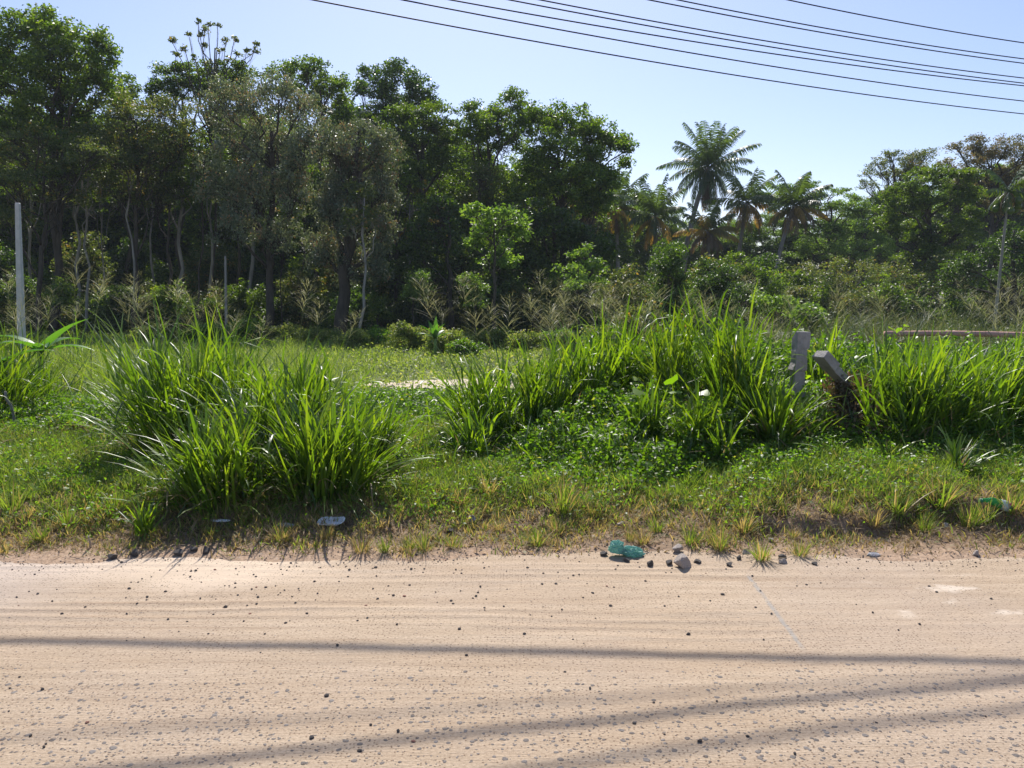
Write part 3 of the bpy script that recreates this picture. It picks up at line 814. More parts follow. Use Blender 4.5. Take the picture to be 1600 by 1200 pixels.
tree('broadleaf_tree', 'deep green tree in shade below the broad tree right of centre', 37, (870, 865, 330),
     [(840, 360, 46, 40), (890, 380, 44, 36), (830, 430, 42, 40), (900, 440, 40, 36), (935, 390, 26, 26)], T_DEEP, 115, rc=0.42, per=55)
tree('leafy_young_tree', 'pale fresh green young tree standing before the dark wood at centre', 30, (772, 772, 360),
     [(750, 338, 22, 16), (785, 342, 30, 18), (770, 370, 38, 22), (740, 380, 20, 16), (805, 365, 18, 20), (775, 405, 34, 24)],
     T_BRIGHT, 116, r0=0.08, rc=0.3, per=30, ll=0.17, lw=0.09, dens=0.9)
tree('leafy_young_tree', 'small bright tree with a thin trunk right of the fresh green young tree', 28, (904, 904, 420),
     [(905, 398, 20, 14), (890, 425, 22, 16), (925, 425, 20, 20), (935, 440, 12, 12), (905, 450, 18, 12)],
     T_BRIGHT, 117, r0=0.05, rc=0.24, per=24, ll=0.15, lw=0.08, dens=0.8)
tree('creeper_column', 'narrow column of dark creepers with a rounded top below the tall palm', 28, (1044, 1044, 420), cat='creeper',
     blobs=[(1045, 392, 24, 14), (1046, 415, 30, 26), (1046, 450, 32, 30), (1048, 485, 34, 28)],
     mat=T_DEEP, seed=118, r0=0.1, rc=0.22, per=46, ll=0.09, lw=0.055, dens=1.3, flat=0.9, droop=0.7)
tree('creeper_column', 'low dark creeper mound right of the narrow creeper column', 32, (1120, 1120, 430), cat='creeper',
     blobs=[(1110, 425, 28, 18), (1135, 440, 26, 22), (1105, 460, 34, 28), (1165, 470, 30, 26), (1130, 485, 40, 26)],
     mat=T_DEEP, seed=119, r0=0.08, rc=0.26, per=46, ll=0.1, lw=0.06, dens=1.1)
tree('broadleaf_tree', 'small dark bushy tree between the dark mound and the right-hand palms', 36, (1180, 1180, 430), 
     [(1170, 425, 22, 16), (1195, 440, 22, 20), (1150, 405, 16, 12), (1215, 460, 22, 20)], T_GREEN, 120, r0=0.07, rc=0.3, per=40, ll=0.13, lw=0.07)
# right side
tree('spreading_tree', 'wide flat-topped pale green tree behind the two right-hand palms', 58, (1290, 1295, 340),
     [(1225, 296, 20, 8), (1262, 294, 24, 9), (1300, 302, 26, 8), (1332, 312, 18, 8), (1240, 316, 34, 10), (1290, 328, 40, 12), (1325, 340, 30, 16), (1250, 350, 30, 18), (1300, 365, 40, 20), (1190, 310, 20, 10), (1270, 395, 40, 18)],
     T_BRIGHT, 121, r0=0.22, rc=0.5, per=80, ll=0.17, lw=0.08, flat=0.35, dens=0.95)
tree('spreading_tree', 'pale green hazy tree between the flat-topped tree and the large right-hand tree', 56, (1345, 1350, 350),
     [(1345, 330, 26, 16), (1375, 325, 24, 20), (1350, 365, 34, 22), (1325, 395, 30, 20), (1375, 395, 26, 26), (1400, 350, 20, 20)],
     T_BRIGHT, 122, r0=0.16, rc=0.46, per=75, ll=0.16, lw=0.08, flat=0.5, dens=0.9)
tree('sparse_tree', 'airy thin-leaved tree seen against the sky right of the palms', 58, (1400, 1398, 270),
     [(1355, 272, 12, 7), (1372, 258, 16, 10), (1392, 245, 18, 12), (1385, 275, 20, 12), (1425, 250, 16, 14), (1445, 245, 18, 14), (1410, 275, 22, 14), (1440, 268, 20, 12), (1400, 300, 30, 12), (1360, 292, 14, 7), (1350, 285, 8, 4), (1385, 318, 30, 16), (1430, 295, 26, 14), (1420, 262, 22, 12)],
     T_OLIVE, 123, r0=0.2, rc=0.3, per=18, ll=0.16, lw=0.07, dens=0.9, split=0.7, tw=0.016)
tree('broadleaf_tree', 'large rounded green tree on the right with visible dark limbs', 44, (1455, 1452, 330),
     [(1420, 292, 28, 16), (1460, 275, 34, 14), (1500, 282, 28, 14), (1400, 325, 28, 24), (1445, 318, 40, 26), (1500, 320, 34, 26), (1385, 360, 24, 26), (1430, 368, 36, 28), (1490, 368, 36, 28), (1522, 345, 16, 20), (1455, 400, 40, 20)],
     T_GREEN, 124, r0=0.2, rc=0.38, per=75, ll=0.16, lw=0.075, dens=0.95, flat=0.45)
tree('rusty_tree', 'brownish thin-leaved tree at the far right edge against the sky', 50, (1545, 1550, 280),
     [(1495, 232, 16, 10), (1520, 225, 18, 12), (1550, 245, 26, 16), (1575, 228, 24, 14), (1600, 240, 24, 16), (1520, 262, 26, 16), (1560, 280, 30, 18), (1600, 285, 30, 24), (1640, 255, 40, 30), (1590, 320, 34, 26), (1545, 330, 20, 20), (1515, 295, 34, 22), (1570, 300, 36, 26), (1480, 262, 22, 14), (1530, 240, 26, 16), (1600, 262, 34, 22)],
     T_RUST, 125, r0=0.22, rc=0.36, per=36, ll=0.15, lw=0.065, dens=1.0, split=0.7, tw=0.015)
tree('broadleaf_tree', 'dark shaded tree low at the far right edge behind the pale slender palm trunk', 36, (1580, 1585, 360),
     [(1590, 385, 34, 34), (1610, 430, 34, 36), (1550, 400, 24, 26), (1560, 450, 30, 24), (1640, 380, 40, 50), (1510, 420, 26, 24), (1480, 440, 30, 20)], T_DEEP, 126, rc=0.36, per=36, ll=0.14, lw=0.07)
tree('drooping_tree', 'low tangled grey-green tree right of centre-right palms', 40, (1330, 1335, 420),
     [(1300, 425, 40, 18), (1350, 430, 40, 22), (1395, 430, 30, 24), (1250, 430, 30, 20), (1290, 460, 50, 20), (1370, 465, 50, 20), (1440, 450, 40, 24)],
     T_OLIVE, 127, r0=0.1, rc=0.34, per=30, ll=0.12, lw=0.05, dens=0.9)
# out of the frame on either side
for i, (px, Y, h) in enumerate([(-130, 36, 130), (-260, 40, 150), (-400, 44, 120), (1740, 46, 260), (1870, 44, 240), (2010, 48, 280)]):
    tree('broadleaf_tree', 'green tree of the wood standing beyond the edge of the view', Y, (px, px, h + 60),
         [(px, h + 20, 60, 40), (px - 45, h + 80, 50, 50), (px + 45, h + 80, 50, 50), (px, h + 160, 70, 60), (px - 30, h + 240, 60, 50)], T_GREEN, 300 + i, group='trees beyond the edges of the view', per=40)

# slender trees of the left part of the wood
SL = [(28, 39, 0.05, BARK), (48, 40, 0.09, BARK), (86, 34, 0.17, BARK), (116, 36, 0.09, BARKL), (134, 35, 0.07, BARKL), (163, 38, 0.05, BARK), (210, 35, 0.06, BARKL), (240, 42, 0.07, BARKL), (264, 36, 0.09, BARK),
      (282, 37, 0.11, BARK), (308, 36, 0.06, BARK), (326, 39, 0.08, BARK), (368, 38, 0.10, BARK), (392, 38, 0.11, BARK), (475, 40, 0.08, BARK), (562, 31, 0.07, BARKL), (618, 39, 0.10, BARK), (640, 40, 0.07, BARK), (735, 41, 0.08, BARK), (812, 41, 0.07, BARK)]
for i, (px, Y, r, bk) in enumerate(SL):
    rg = np.random.default_rng(400 + i)
    ty = rg.uniform(210, 290) if px < 400 else rg.uniform(260, 320)
    tx = px + rg.uniform(-10, 14)
    tree('slender_tree', 'slender straight tree standing in the shade of the wood', Y, (px, tx, ty),
         [(tx, ty, 30, 22), (tx - 18, ty + 40, 24, 16), (tx + 22, ty + 30, 22, 16)], T_GREEN if i % 3 else T_OLIVE, 420 + i,
         group='slender trees in the wood', bark=(BARKL if i % 2 else bk), r0=r, split=0.9, rc=0.32, per=30, ll=0.15, lw=0.075, dens=0.75)

# back rows of the wood: copies of three prototypes
protos = []
for i in range(4):
    Y = 54
    px = 800
    protos.append(tree('broadleaf_tree', 'green tree in the back rows of the wood', Y, (px, px, 300),
        [(px, 262, 44, 36), (px - 48, 300, 40, 34), (px + 46, 305, 42, 34), (px, 330, 60, 40), (px - 50, 370, 44, 40), (px + 48, 375, 44, 38), (px, 420, 64, 40), (px + 10, 460, 66, 34)],
        (T_GREEN, T_DEEP, T_GREEN, T_BRIGHT)[i], 500 + i, group='trees in the back rows of the wood', r0=0.16, rc=0.5, per=50, ll=0.22, lw=0.11, dens=0.95))
OUT = [(-500, 110), (0, 130), (180, 190), (260, 165), (520, 150), (690, 175), (830, 190), (940, 260), (1000, 275), (1055, 335), (1100, 335), (1150, 315), (1300, 312), (1340, 290), (1420, 255), (1600, 235), (2100, 260)]
rg = np.random.default_rng(77)
bk = []
px = -460
while px < 2050:
    bk.append((px, 52 if px < 930 else 68)); px += rg.uniform(55, 80)
px = -460
while px < 2050:
    bk.append((px, 62 if px < 930 else 76)); px += rg.uniform(70, 100)
first = True
for i, (px, Y) in enumerate(bk):
    Y = Y + rg.uniform(-2.5, 2.5)
    pr = protos[i if i < 4 else (i % 3 if px < 940 else (3 if i % 2 else 0))]
    o = pr if i < 4 else copy_tree(pr)
    top = np.interp(px, [a for a, _ in OUT], [b for _, b in OUT]) + (rg.uniform(20, 60) if px < 930 else rg.uniform(8, 34)) + (0 if Y < 72 else 4)
    zt = at(px, top, Y)[2]
    z0 = T((px - 800) / F * Y, Y)
    base_h = at(800, 226, 54)[2] - T(0, 54)
    s = (zt - z0) / base_h
    o.location = ((px - 800) / F * Y, Y, z0 - 0.1)
    o.scale = (s * rg.uniform(0.8, 1.1) if s > 0.8 else rg.uniform(0.75, 0.95), s if s > 0.8 else 0.85, s)
    o.rotation_euler = (0, 0, rg.uniform(0, 6.28))

# understorey shrubs at the foot of the wood
def shrub(name, label, px, py, Y, rx, ry, mat, seed, group=None, rc=0.3, per=36, ll=0.13, lw=0.075, dens=1.0, n=4, flat=0.7):
    rg = np.random.default_rng(seed)
    bl = [(px + rg.uniform(-0.7, 0.7) * rx, py + rg.uniform(-0.45, 0.5) * ry, rx * rg.uniform(0.4, 0.65), ry * rg.uniform(0.45, 0.7)) for _ in range(n)]
    bl.append((px, py + ry * 0.3, rx * 0.7, ry * 0.6)); bl.append((px + 4, py + ry * 0.75, rx * 0.8, ry * 0.35))
    return tree(name, label, Y, (px, px, py), bl, mat, seed, cat='shrub', group=group, r0=0.035, rc=rc, per=per, ll=ll, lw=lw, dens=dens, tw=0.006, yj=0.5, flat=flat, split=0.2)

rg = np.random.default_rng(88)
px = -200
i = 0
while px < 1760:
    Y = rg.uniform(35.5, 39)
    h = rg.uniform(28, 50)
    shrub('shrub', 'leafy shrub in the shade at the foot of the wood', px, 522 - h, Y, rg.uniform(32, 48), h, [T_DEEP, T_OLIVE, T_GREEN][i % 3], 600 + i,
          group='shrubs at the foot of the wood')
    px += rg.uniform(34, 50); i += 1
px = -200
while px < 1760:
    Y = rg.uniform(40, 46)
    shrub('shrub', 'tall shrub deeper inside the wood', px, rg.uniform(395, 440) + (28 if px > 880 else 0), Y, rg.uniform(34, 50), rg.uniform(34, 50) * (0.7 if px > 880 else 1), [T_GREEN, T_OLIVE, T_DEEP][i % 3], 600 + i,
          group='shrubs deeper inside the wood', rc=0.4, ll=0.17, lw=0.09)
    px += rg.uniform(52, 76); i += 1
for k, (px, py, Y, rx, ry, m_, lab) in enumerate([
    (440, 350, 36, 34, 40, T_BRIGHT, 'fresh green shrub under the greyish drooping tree'),
    (645, 445, 33, 22, 28, T_BRIGHT, 'pale leafy shrub in front of the dark wood at centre'),
    (742, 455, 32, 22, 26, T_BRIGHT, 'pale leafy shrub right of the one at centre, before the dark wood'),
    (590, 480, 33, 24, 22, T_GREEN, 'grey-green shrub at the foot of the creeper covered tree'),
    (95, 455, 30, 26, 26, T_GREEN, 'green shrub just right of the white post'),
    (975, 455, 26, 44, 40, T_OLIVE, 'scrubby olive shrub left of the narrow creeper column'),
    (1210, 470, 24, 30, 20, T_BRIGHT, 'bright low shrub right of the dark creeper mound'),
    (1270, 490, 18, 22, 22, T_BRIGHT, 'small pale green shrub behind the broken concrete post'),
    (1000, 500, 20, 40, 24, T_OLIVE, 'low olive shrub at the end of the field under the creeper column'),
    ]):
    shrub('shrub', lab, px, py, Y, rx, ry, m_, 700 + k, rc=0.24, per=30, ll=0.11 if m_ is not T_BRIGHT else 0.13, lw=0.065, dens=0.9)
# low field bushes
FB = [(545, 533, 26, 30, 19), (592, 527, 27, 34, 20), (640, 530, 25.5, 36, 22), (690, 536, 24, 32, 20), (725, 545, 22, 26, 15), (775, 532, 27, 34, 20), (825, 536, 25, 34, 20), (870, 534, 26, 32, 20), (500, 526, 29, 30, 16), (440, 520, 30, 36, 18), (380, 518, 30, 34, 18), (900, 540, 22, 30, 20), (950, 530, 20, 36, 22), (320, 520, 28, 34, 16), (250, 520, 28, 34, 16), (1010, 540, 19, 36, 22)]
FBW = ['left end', 'second from left', 'third from left', 'under the young banana plant', 'just right of the young banana plant']
for k, (px, py, Y, rx, ry) in enumerate(FB):
    shrub('low_bush', 'low rounded pale green bush in the middle of the field', px, py, Y, rx, ry, [FIELD, WEED, FIELD][k % 3], 760 + k, group='low bushes across the field', rc=0.17, per=40, ll=0.08, lw=0.045, dens=1.2, n=5, flat=0.8)

# ------------------------------------------------------------------ palms
def palm(name, label, px_foot, px, py, Y, R_, seed, nf=24, mats=(PALM, PALMY, PALMD), yellow=0.2, dry=0.1, r0=0.17, lean_mid=0.0, up0=82, dn0=-55, lw=0.075, cat='palm', bark=None, ll=0.27, nl=38):
    rng = np.random.default_rng(seed)
    fx = (px_foot - 800) / F * Y
    foot = np.array([fx, Y, T(fx, Y) - 0.1])
    C = at(px, py, Y)
    root = empty(name, foot); tag(root, label, cat)
    t = np.linspace(0, 1, 14)[:, None]
    tp = foot * (1 - t) + C * t
    tp[:, 0] += lean_mid * np.sin(np.pi * t[:, 0])
    g = Geo(); tube(g, tp, np.linspace(r0 * 1.25, r0 * 0.8, 14) * (1 + 0.04 * np.array([(-1) ** i for i in range(14)])), 9)
    g.build('trunk', bark or BARKL, root, foot, smooth=True)
    for i in range(nf):
        u = (i + 0.5) / nf
        el = R(up0 + (dn0 - up0) * u + rng.uniform(-7, 7))
        az = i * 2.399 + rng.uniform(-0.2, 0.2)
        L = R_ * rng.uniform(0.88, 1.1) * (0.75 + 0.25 * math.sin(math.pi * min(1, u + 0.25)))
        drop = (0.35 + 0.75 * u) * rng.uniform(0.8, 1.3)
        n = 12
        s = np.linspace(0, 1, n)
        ang = el - drop * s ** 1.4 * 1.25
        ang = np.maximum(ang, R(-88))
        dr = np.cos(ang) * L / (n - 1); dz = np.sin(ang) * L / (n - 1)
        rr = np.concatenate([[0], np.cumsum(dr[:-1])]); zz = np.concatenate([[0], np.cumsum(dz[:-1])])
        h = np.array([math.cos(az), math.sin(az), 0])
        P = C + h * rr[:, None] + np.array([0, 0, 1]) * zz[:, None]
        g = Geo()
        tube(g, P, np.linspace(0.035, 0.008, n), 4, cap=False)
        q = np.linspace(0.12, 0.99, nl)
        Pi = np.stack([np.interp(q, s, P[:, k]) for k in range(3)], 1)
        Tn = np.stack([np.interp(q, s, np.gradient(P[:, k])) for k in range(3)], 1)
        Tn /= np.linalg.norm(Tn, axis=1, keepdims=True)
        sd = np.cross(h, [0, 0, 1.0])
        Ll = R_ * ll * np.sin(np.pi * (0.12 + 0.80 * q)) ** 0.7
        for sgn in (-1, 1):
            d = sd * sgn * 0.7 + Tn * 0.6 + np.array([0, 0, -0.35 - 0.5 * u]) + rng.normal(0, 0.12, (nl, 3))
            d /= np.linalg.norm(d, axis=1, keepdims=True)
            mid = Pi + d * Ll[:, None] * 0.5
            d2 = d + np.array([0, 0, -0.55 - 0.3 * rng.random()]); d2 /= np.linalg.norm(d2, axis=1, keepdims=True)
            tip = mid + d2 * Ll[:, None] * 0.5
            w = Tn * lw * 0.5
            V = np.stack([Pi - w * 0.6, Pi + w * 0.6, mid + w, mid - w, tip + w * 0.25, tip - w * 0.25], 1).reshape(-1, 3)
            b = (np.arange(nl) * 6)[:, None]
            g.add(V, quads=np.concatenate([np.concatenate([b, b + 1, b + 2, b + 3], 1), np.concatenate([b + 3, b + 2, b + 4, b + 5], 1)]), rnd=rng.random())
        m_ = mats[0]
        if u > 1 - dry: m_ = mats[2]
        elif u > 1 - dry - yellow: m_ = mats[1]
        g.build('frond', m_, root, foot)
    # fruit cluster
    g = Geo()
    for k in range(9):
        a = rng.uniform(0, 6.28)
        c = C + np.array([math.cos(a) * 0.35, math.sin(a) * 0.35, rng.uniform(-0.7, -0.25)])
        tube(g, [c + [0, 0, -0.14], c + [0, 0, -0.07], c + [0, 0, 0.05], c + [0, 0, 0.12]], [0.03, 0.11, 0.11, 0.03], 7)
    g.build('fruit_cluster', mats[1], root, foot)
    return root

palm('coconut_palm', 'tallest coconut palm with a full dark crown against the open sky', 1062, 1106, 262, 62, 4.0, 801, nf=46, yellow=0.06, dry=0.1, r0=0.2, lean_mid=-0.5, up0=88, dn0=-80, nl=56, lw=0.065, ll=0.22)
palm('coconut_palm', 'coconut palm with yellowing fronds just right of the tallest palm', 1150, 1168, 318, 60, 3.2, 802, nf=24, yellow=0.25, dry=0.2, lean_mid=-0.3, r0=0.15)
palm('coconut_palm', 'rightmost coconut palm with a narrow upright top and a drooping skirt', 1205, 1241, 322, 56, 2.9, 803, nf=24, yellow=0.2, dry=0.25, lean_mid=-0.4, r0=0.15)
palm('coconut_palm', 'short coconut palm left of the tallest palm with yellow lower fronds', 1022, 1024, 338, 54, 2.9, 804, nf=24, yellow=0.22, dry=0.1, r0=0.15)
palm('coconut_palm', 'coconut palm half hidden against the broad green tree, leftmost of the palms', 922, 925, 318, 50, 2.7, 805, nf=24, yellow=0.3, dry=0.2, r0=0.14)
palm('coconut_palm', 'coconut palm between the leftmost and the short yellow-skirted palm', 968, 962, 322, 56, 2.9, 806, nf=24, yellow=0.3, dry=0.15, r0=0.14)
palm('coconut_palm', 'low palm with a dry hanging brown skirt directly behind the tallest palm trunk', 1108, 1106, 362, 58, 2.7, 807, nf=22, yellow=0.35, dry=0.35, r0=0.14)
palm('young_palm', 'young palm with yellow backlit fronds showing between dark trunks at centre', 655, 655, 335, 46, 2.4, 808, nf=14, yellow=0.9, dry=0.0, r0=0.1)
palm('young_palm', 'palm top with upright fronds poking up left of centre below the sky', 541, 541, 192, 47, 1.9, 809, nf=14, yellow=0.3, dry=0.0, r0=0.1, dn0=-10)
palm('areca_palm', 'slender pale-trunked palm with a bright green top at the far right', 1551, 1576, 300, 27, 1.0, 810, nf=10, mats=(PALM, PALM, PALMD), yellow=0, dry=0.25, r0=0.045, dn0=-60, lw=0.05, ll=0.4, nl=18, lean_mid=0.0)
# ------------------------------------------------------------------ guinea grass clumps
def panicle(g, base, top, rng, size=0.42):
    base = np.asarray(base, float); top = np.asarray(top, float)
    n = 12
    t = np.linspace(0, 1, n)[:, None]
    lean = (top - base) * np.array([1, 1, 0])
    P = base + (top - base) * t
    P = P - lean * 0.35 * (np.sin(np.pi * t))
    tube(g, P, np.linspace(0.0035, 0.0012, n), 3, cap=False, rnd=0.15)
    Ltot = np.linalg.norm(top - base)
    s0 = max(0.0, 1 - size * 1.05 / Ltot)
    nb = 24
    s = s0 + (1 - s0) * np.sort(rng.random(nb)) ** 1.1 * 0.99
    B = np.stack([np.interp(s, t[:, 0], P[:, k]) for k in range(3)], 1)
    rel = (s - s0) / (1 - s0)
    L = size * (0.85 - 0.55 * rel) * rng.uniform(0.75, 1.2, nb)
    blades(g, B, rng.random(nb) * 6.283, L, 0.0032, rng.uniform(0.45, 0.9, nb), rng.uniform(0.3, 1.2, nb), 5, rnd=0.3 + 0.7 * rng.random(nb), twist=rng.uniform(-1.5, 1.5, nb), tipw=0.3)
    # spikelets
    k = 4
    ii = np.repeat(np.arange(nb), k)
    f = rng.uniform(0.25, 0.95, nb * k)
    ph = rng.random(nb * k) * 6.283
    # second order branchlets
    blades(g, B[ii] + np.stack([np.cos(ph), np.sin(ph), np.full(len(ph), 1.0)], 1) * (L[ii] * f * 0.62)[:, None], ph, rng.uniform(0.03, 0.07, nb * k), 0.0028, rng.uniform(0.3, 1.3, nb * k), rng.uniform(0, 0.8, nb * k), 1, rnd=0.2 + 0.8 * rng.random(nb * k), twist=rng.uniform(-1.5, 1.5, nb * k), tipw=0.4)

CLUMPS = []
def clump(label, px, py, nc, Lc, Ll, spread=0.14, leanm=0.42, bias=(0, 0), seed=0, w=0.024, droop=0.2, basal=0.6, group=None, z=None, heads=()):
    rng = np.random.default_rng(seed + 1000)
    p = gnd(px, py)
    root = empty('guinea_grass_clump', p)
    tag(root, label, 'grass clump', group)
    phi = rng.random(nc) * 6.283
    lean = np.abs(rng.normal(0, leanm, nc)); lean = np.minimum(lean, 1.35)
    vx = np.sin(lean) * np.cos(phi) + bias[0]; vy = np.sin(lean) * np.sin(phi) + bias[1]
    phi = np.arctan2(vy, vx); lean = np.arctan2(np.hypot(vx, vy), np.cos(lean) + 0.05)
    rr = np.sqrt(rng.random(nc)) * spread; pa = rng.random(nc) * 6.283
    bx, by = p[0] + rr * np.cos(pa), p[1] + rr * np.sin(pa)
    B = np.stack([bx, by, terrain(bx, by) - 0.01], 1)
    L = Lc * rng.uniform(0.55, 1.1, nc)
    bd = rng.uniform(-0.3, 0.6, nc)
    gs, gl = Geo(), Geo()
    blades(gs, B, phi, L, 0.007, lean, bd, 4, rnd=rng.random(nc), tipw=0.5, twist=rng.uniform(-1, 1, nc))
    # leaves on the culms
    kk = 4
    ci = np.repeat(np.arange(nc), kk)
    s = np.tile(np.linspace(0.12, 1.0, kk), nc) * rng.uniform(0.85, 1.0, nc * kk)
    th = lean[ci] + bd[ci] * s * 0.5
    pos = B[ci] + np.stack([np.sin(th) * np.cos(phi[ci]), np.sin(th) * np.sin(phi[ci]), np.cos(th)], 1) * (L[ci] * s)[:, None]
    n = len(ci)
    dphi = rng.random(n) * 6.283
    dv = rng.uniform(0.08, 0.6, n) * (1.15 - 0.5 * s)
    lx = np.sin(th) * np.cos(phi[ci]) + dv * np.cos(dphi)
    ly = np.sin(th) * np.sin(phi[ci]) + dv * np.sin(dphi)
    lph = np.arctan2(ly, lx); lle = np.arctan2(np.hypot(lx, ly), np.cos(th) + 0.05)
    ll_ = Ll * rng.uniform(0.55, 1.15, n)
    bend = rng.uniform(0.05, 0.7, n)
    dr = rng.random(n) < droop
    bend = np.where(dr, rng.uniform(1.4, 2.6, n), bend)
    tone = rng.random(n)
    blades(gl, pos, lph, ll_, w * rng.uniform(0.7, 1.25, n), lle, bend, 5, rnd=tone, power=1.3, twist=rng.uniform(-0.7, 0.7, n), fold=0.25, tipw=0.02)
    # basal leaves
    n = int(nc * basal)
    rr = np.sqrt(rng.random(n)) * spread * 1.3; pa = rng.random(n) * 6.283
    bx, by = p[0] + rr * np.cos(pa), p[1] + rr * np.sin(pa)
    l0 = np.abs(rng.normal(0.2, leanm * 1.25, n)); l0 = np.minimum(l0, 1.4)
    bx_, by_ = np.sin(l0) * np.cos(pa) + bias[0] * 0.7, np.sin(l0) * np.sin(pa) + bias[1] * 0.7
    blades(gl, np.stack([bx, by, terrain(bx, by) + 0.01], 1), np.arctan2(by_, bx_), Ll * rng.uniform(0.5, 1.3, n), w * rng.uniform(0.6, 1.1, n), np.arctan2(np.hypot(bx_, by_), np.cos(l0) + 0.05), np.where(rng.random(n) < 0.2, rng.uniform(1.0, 2.2, n), rng.uniform(0.1, 0.7, n)), 5,
           rnd=rng.random(n), power=1.3, twist=rng.uniform(-0.7, 0.7, n), fold=0.25, tipw=0.02)
    n = int(nc * 0.9)
    gd = Geo(); pa = rng.random(n) * 6.283; rr = np.sqrt(rng.random(n)) * spread * 1.5
    bx, by = p[0] + rr * np.cos(pa), p[1] + rr * np.sin(pa)
    blades(gd, np.stack([bx, by, terrain(bx, by) + rng.uniform(0, 0.14, n)], 1), pa + rng.normal(0, 0.8, n), Ll * rng.uniform(0.3, 0.85, n), w * 0.5, rng.uniform(0.5, 1.4, n), rng.uniform(0.3, 1.3, n), 4, rnd=rng.random(n) * 0.8, twist=rng.uniform(-1, 1, n))
    gd.build('dead_blades', DRYG, root, p)
    gs.build('stems', GUI, root, p)
    gl.build('leaf_blades', GUI, root, p)
    CLUMPS.append((root, p))
    return root

# big front clumps left of centre
clump('tall fan-shaped guinea grass clump left of centre, its long blades fanning out to the left', 275, 705, 88, 0.82, 0.72, 0.28, 0.44, (-0.26, 0), 1, basal=1.1)
clump('guinea grass clump right behind the left fan-shaped clump, its blades standing upright', 345, 690, 78, 0.8, 0.66, 0.28, 0.30, (0.0, 0), 2)
clump('dense guinea grass clump nearest the road, left one of the front pair', 345, 775, 80, 0.38, 0.5, 0.26, 0.55, (-0.12, -0.05), 3, droop=0.16, basal=1.8)
clump('bright guinea grass clump nearest the road, right one of the front pair', 515, 765, 105, 0.44, 0.54, 0.28, 0.52, (0.08, -0.02), 4, droop=0.14, basal=1.8)
clump('guinea grass clump between the fan-shaped clump and the front pair', 430, 725, 80, 0.55, 0.58, 0.28, 0.45, (0.02, 0), 5)
clump('guinea grass clump with upright tips behind the right front clump', 470, 700, 66, 0.58, 0.6, 0.26, 0.36, (0.1, 0), 6)
clump('smaller guinea grass clump leaning right beside the gap to the sandy path', 572, 725, 60, 0.3, 0.42, 0.22, 0.5, (0.15, 0), 7)
clump('guinea grass clump behind the fan-shaped clump, reaching over the field', 235, 668, 46, 0.8, 0.62, 0.26, 0.34, (-0.02, 0), 8)
# far left
clump('guinea grass clump cut by the left edge of the view, blades lying to the right', -10, 655, 70, 0.6, 0.7, 0.26, 0.6, (0.25, 0), 9, droop=0.2)
clump('thin guinea grass clump at the left edge below the banana leaves', 35, 628, 45, 0.7, 0.62, 0.24, 0.5, (-0.05, 0), 10)
clump('low flattened guinea grass clump left of the bare brown patch', 78, 640, 28, 0.45, 0.6, 0.2, 0.85, (0.1, -0.1), 11, droop=0.2)
clump('tall thin guinea grass clump at the left edge in front of the white post', 28, 596, 34, 0.95, 0.65, 0.3, 0.32, (0, 0), 63)
clump('tall thin guinea grass clump right of the banana plant at left', 112, 600, 26, 0.9, 0.6, 0.3, 0.36, (0.05, 0), 64)
# centre
clump('guinea grass clump leaning left at centre, beside the gap to the sandy path', 765, 690, 80, 0.58, 0.58, 0.24, 0.42, (-0.12, 0), 12)
clump('guinea grass clump at centre in front of the sandy path', 830, 680, 75, 0.6, 0.55, 0.26, 0.40, (0.05, 0), 13)
clump('low guinea grass tuft in front of the centre clump', 735, 715, 28, 0.25, 0.4, 0.16, 0.5, (0, 0), 14)
clump('dark green guinea grass clump right of centre mixed with vines', 900, 655, 75, 0.7, 0.6, 0.3, 0.34, (0, 0), 15)
clump('upright guinea grass clump behind the vine mound', 965, 635, 60, 0.8, 0.6, 0.3, 0.28, (0, 0), 16)
clump('small bright guinea grass tuft on the weedy mound', 1010, 700, 22, 0.34, 0.42, 0.12, 0.38, (0, 0), 17, w=0.027)
clump('small bright guinea grass tuft on the weedy mound, right of its twin', 1090, 706, 26, 0.3, 0.42, 0.14, 0.5, (0.05, 0), 18, w=0.027)
clump('upright guinea grass clump behind the big round leaf', 1055, 630, 55, 0.8, 0.6, 0.3, 0.25, (0, 0), 19)
clump('upright guinea grass clump left of the broken concrete post', 1130, 640, 70, 0.8, 0.6, 0.3, 0.28, (0, 0), 20)
clump('bright V-shaped guinea grass clump in front of the broken concrete post', 1208, 698, 46, 0.36, 0.5, 0.12, 0.5, (-0.1, 0), 21, w=0.027)
clump('guinea grass clump just left of the V-shaped clump', 1150, 672, 42, 0.55, 0.55, 0.22, 0.34, (0, 0), 22)
clump('low guinea grass tuft right in front of the broken concrete post', 1252, 690, 20, 0.18, 0.4, 0.14, 0.4, (0, 0), 23)
RL = ['directly right of the leaning broken slab', 'second in the tall row right of the leaning slab', 'third in the tall row right of the leaning slab', 'in the middle of the tall row on the right',
      'below the pink rail', 'below the white plank of the rail', 'second from the right edge in the tall row', 'cut by the right edge of the view']
for k, (px, py) in enumerate([(1398, 688), (1410, 678), (1425, 690), (1465, 680), (1500, 690), (1540, 682), (1580, 690), (1625, 684)]):
    clump('tall upright guinea grass clump ' + RL[k], px, py, 50, 0.62, 0.54, 0.30, 0.30, (0.03, 0), 30 + k)
BL = ['behind the leaning broken slab', 'behind the tall row, left part', 'behind the tall row, middle part', 'behind the tall row, right part']
for k, (px, py) in enumerate([(1290, 640), (1400, 650), (1490, 648), (1590, 648)]):
    clump('guinea grass clump ' + BL[k], px, py, 36, 0.62, 0.58, 0.34, 0.28, (0.02, 0), 45 + k)
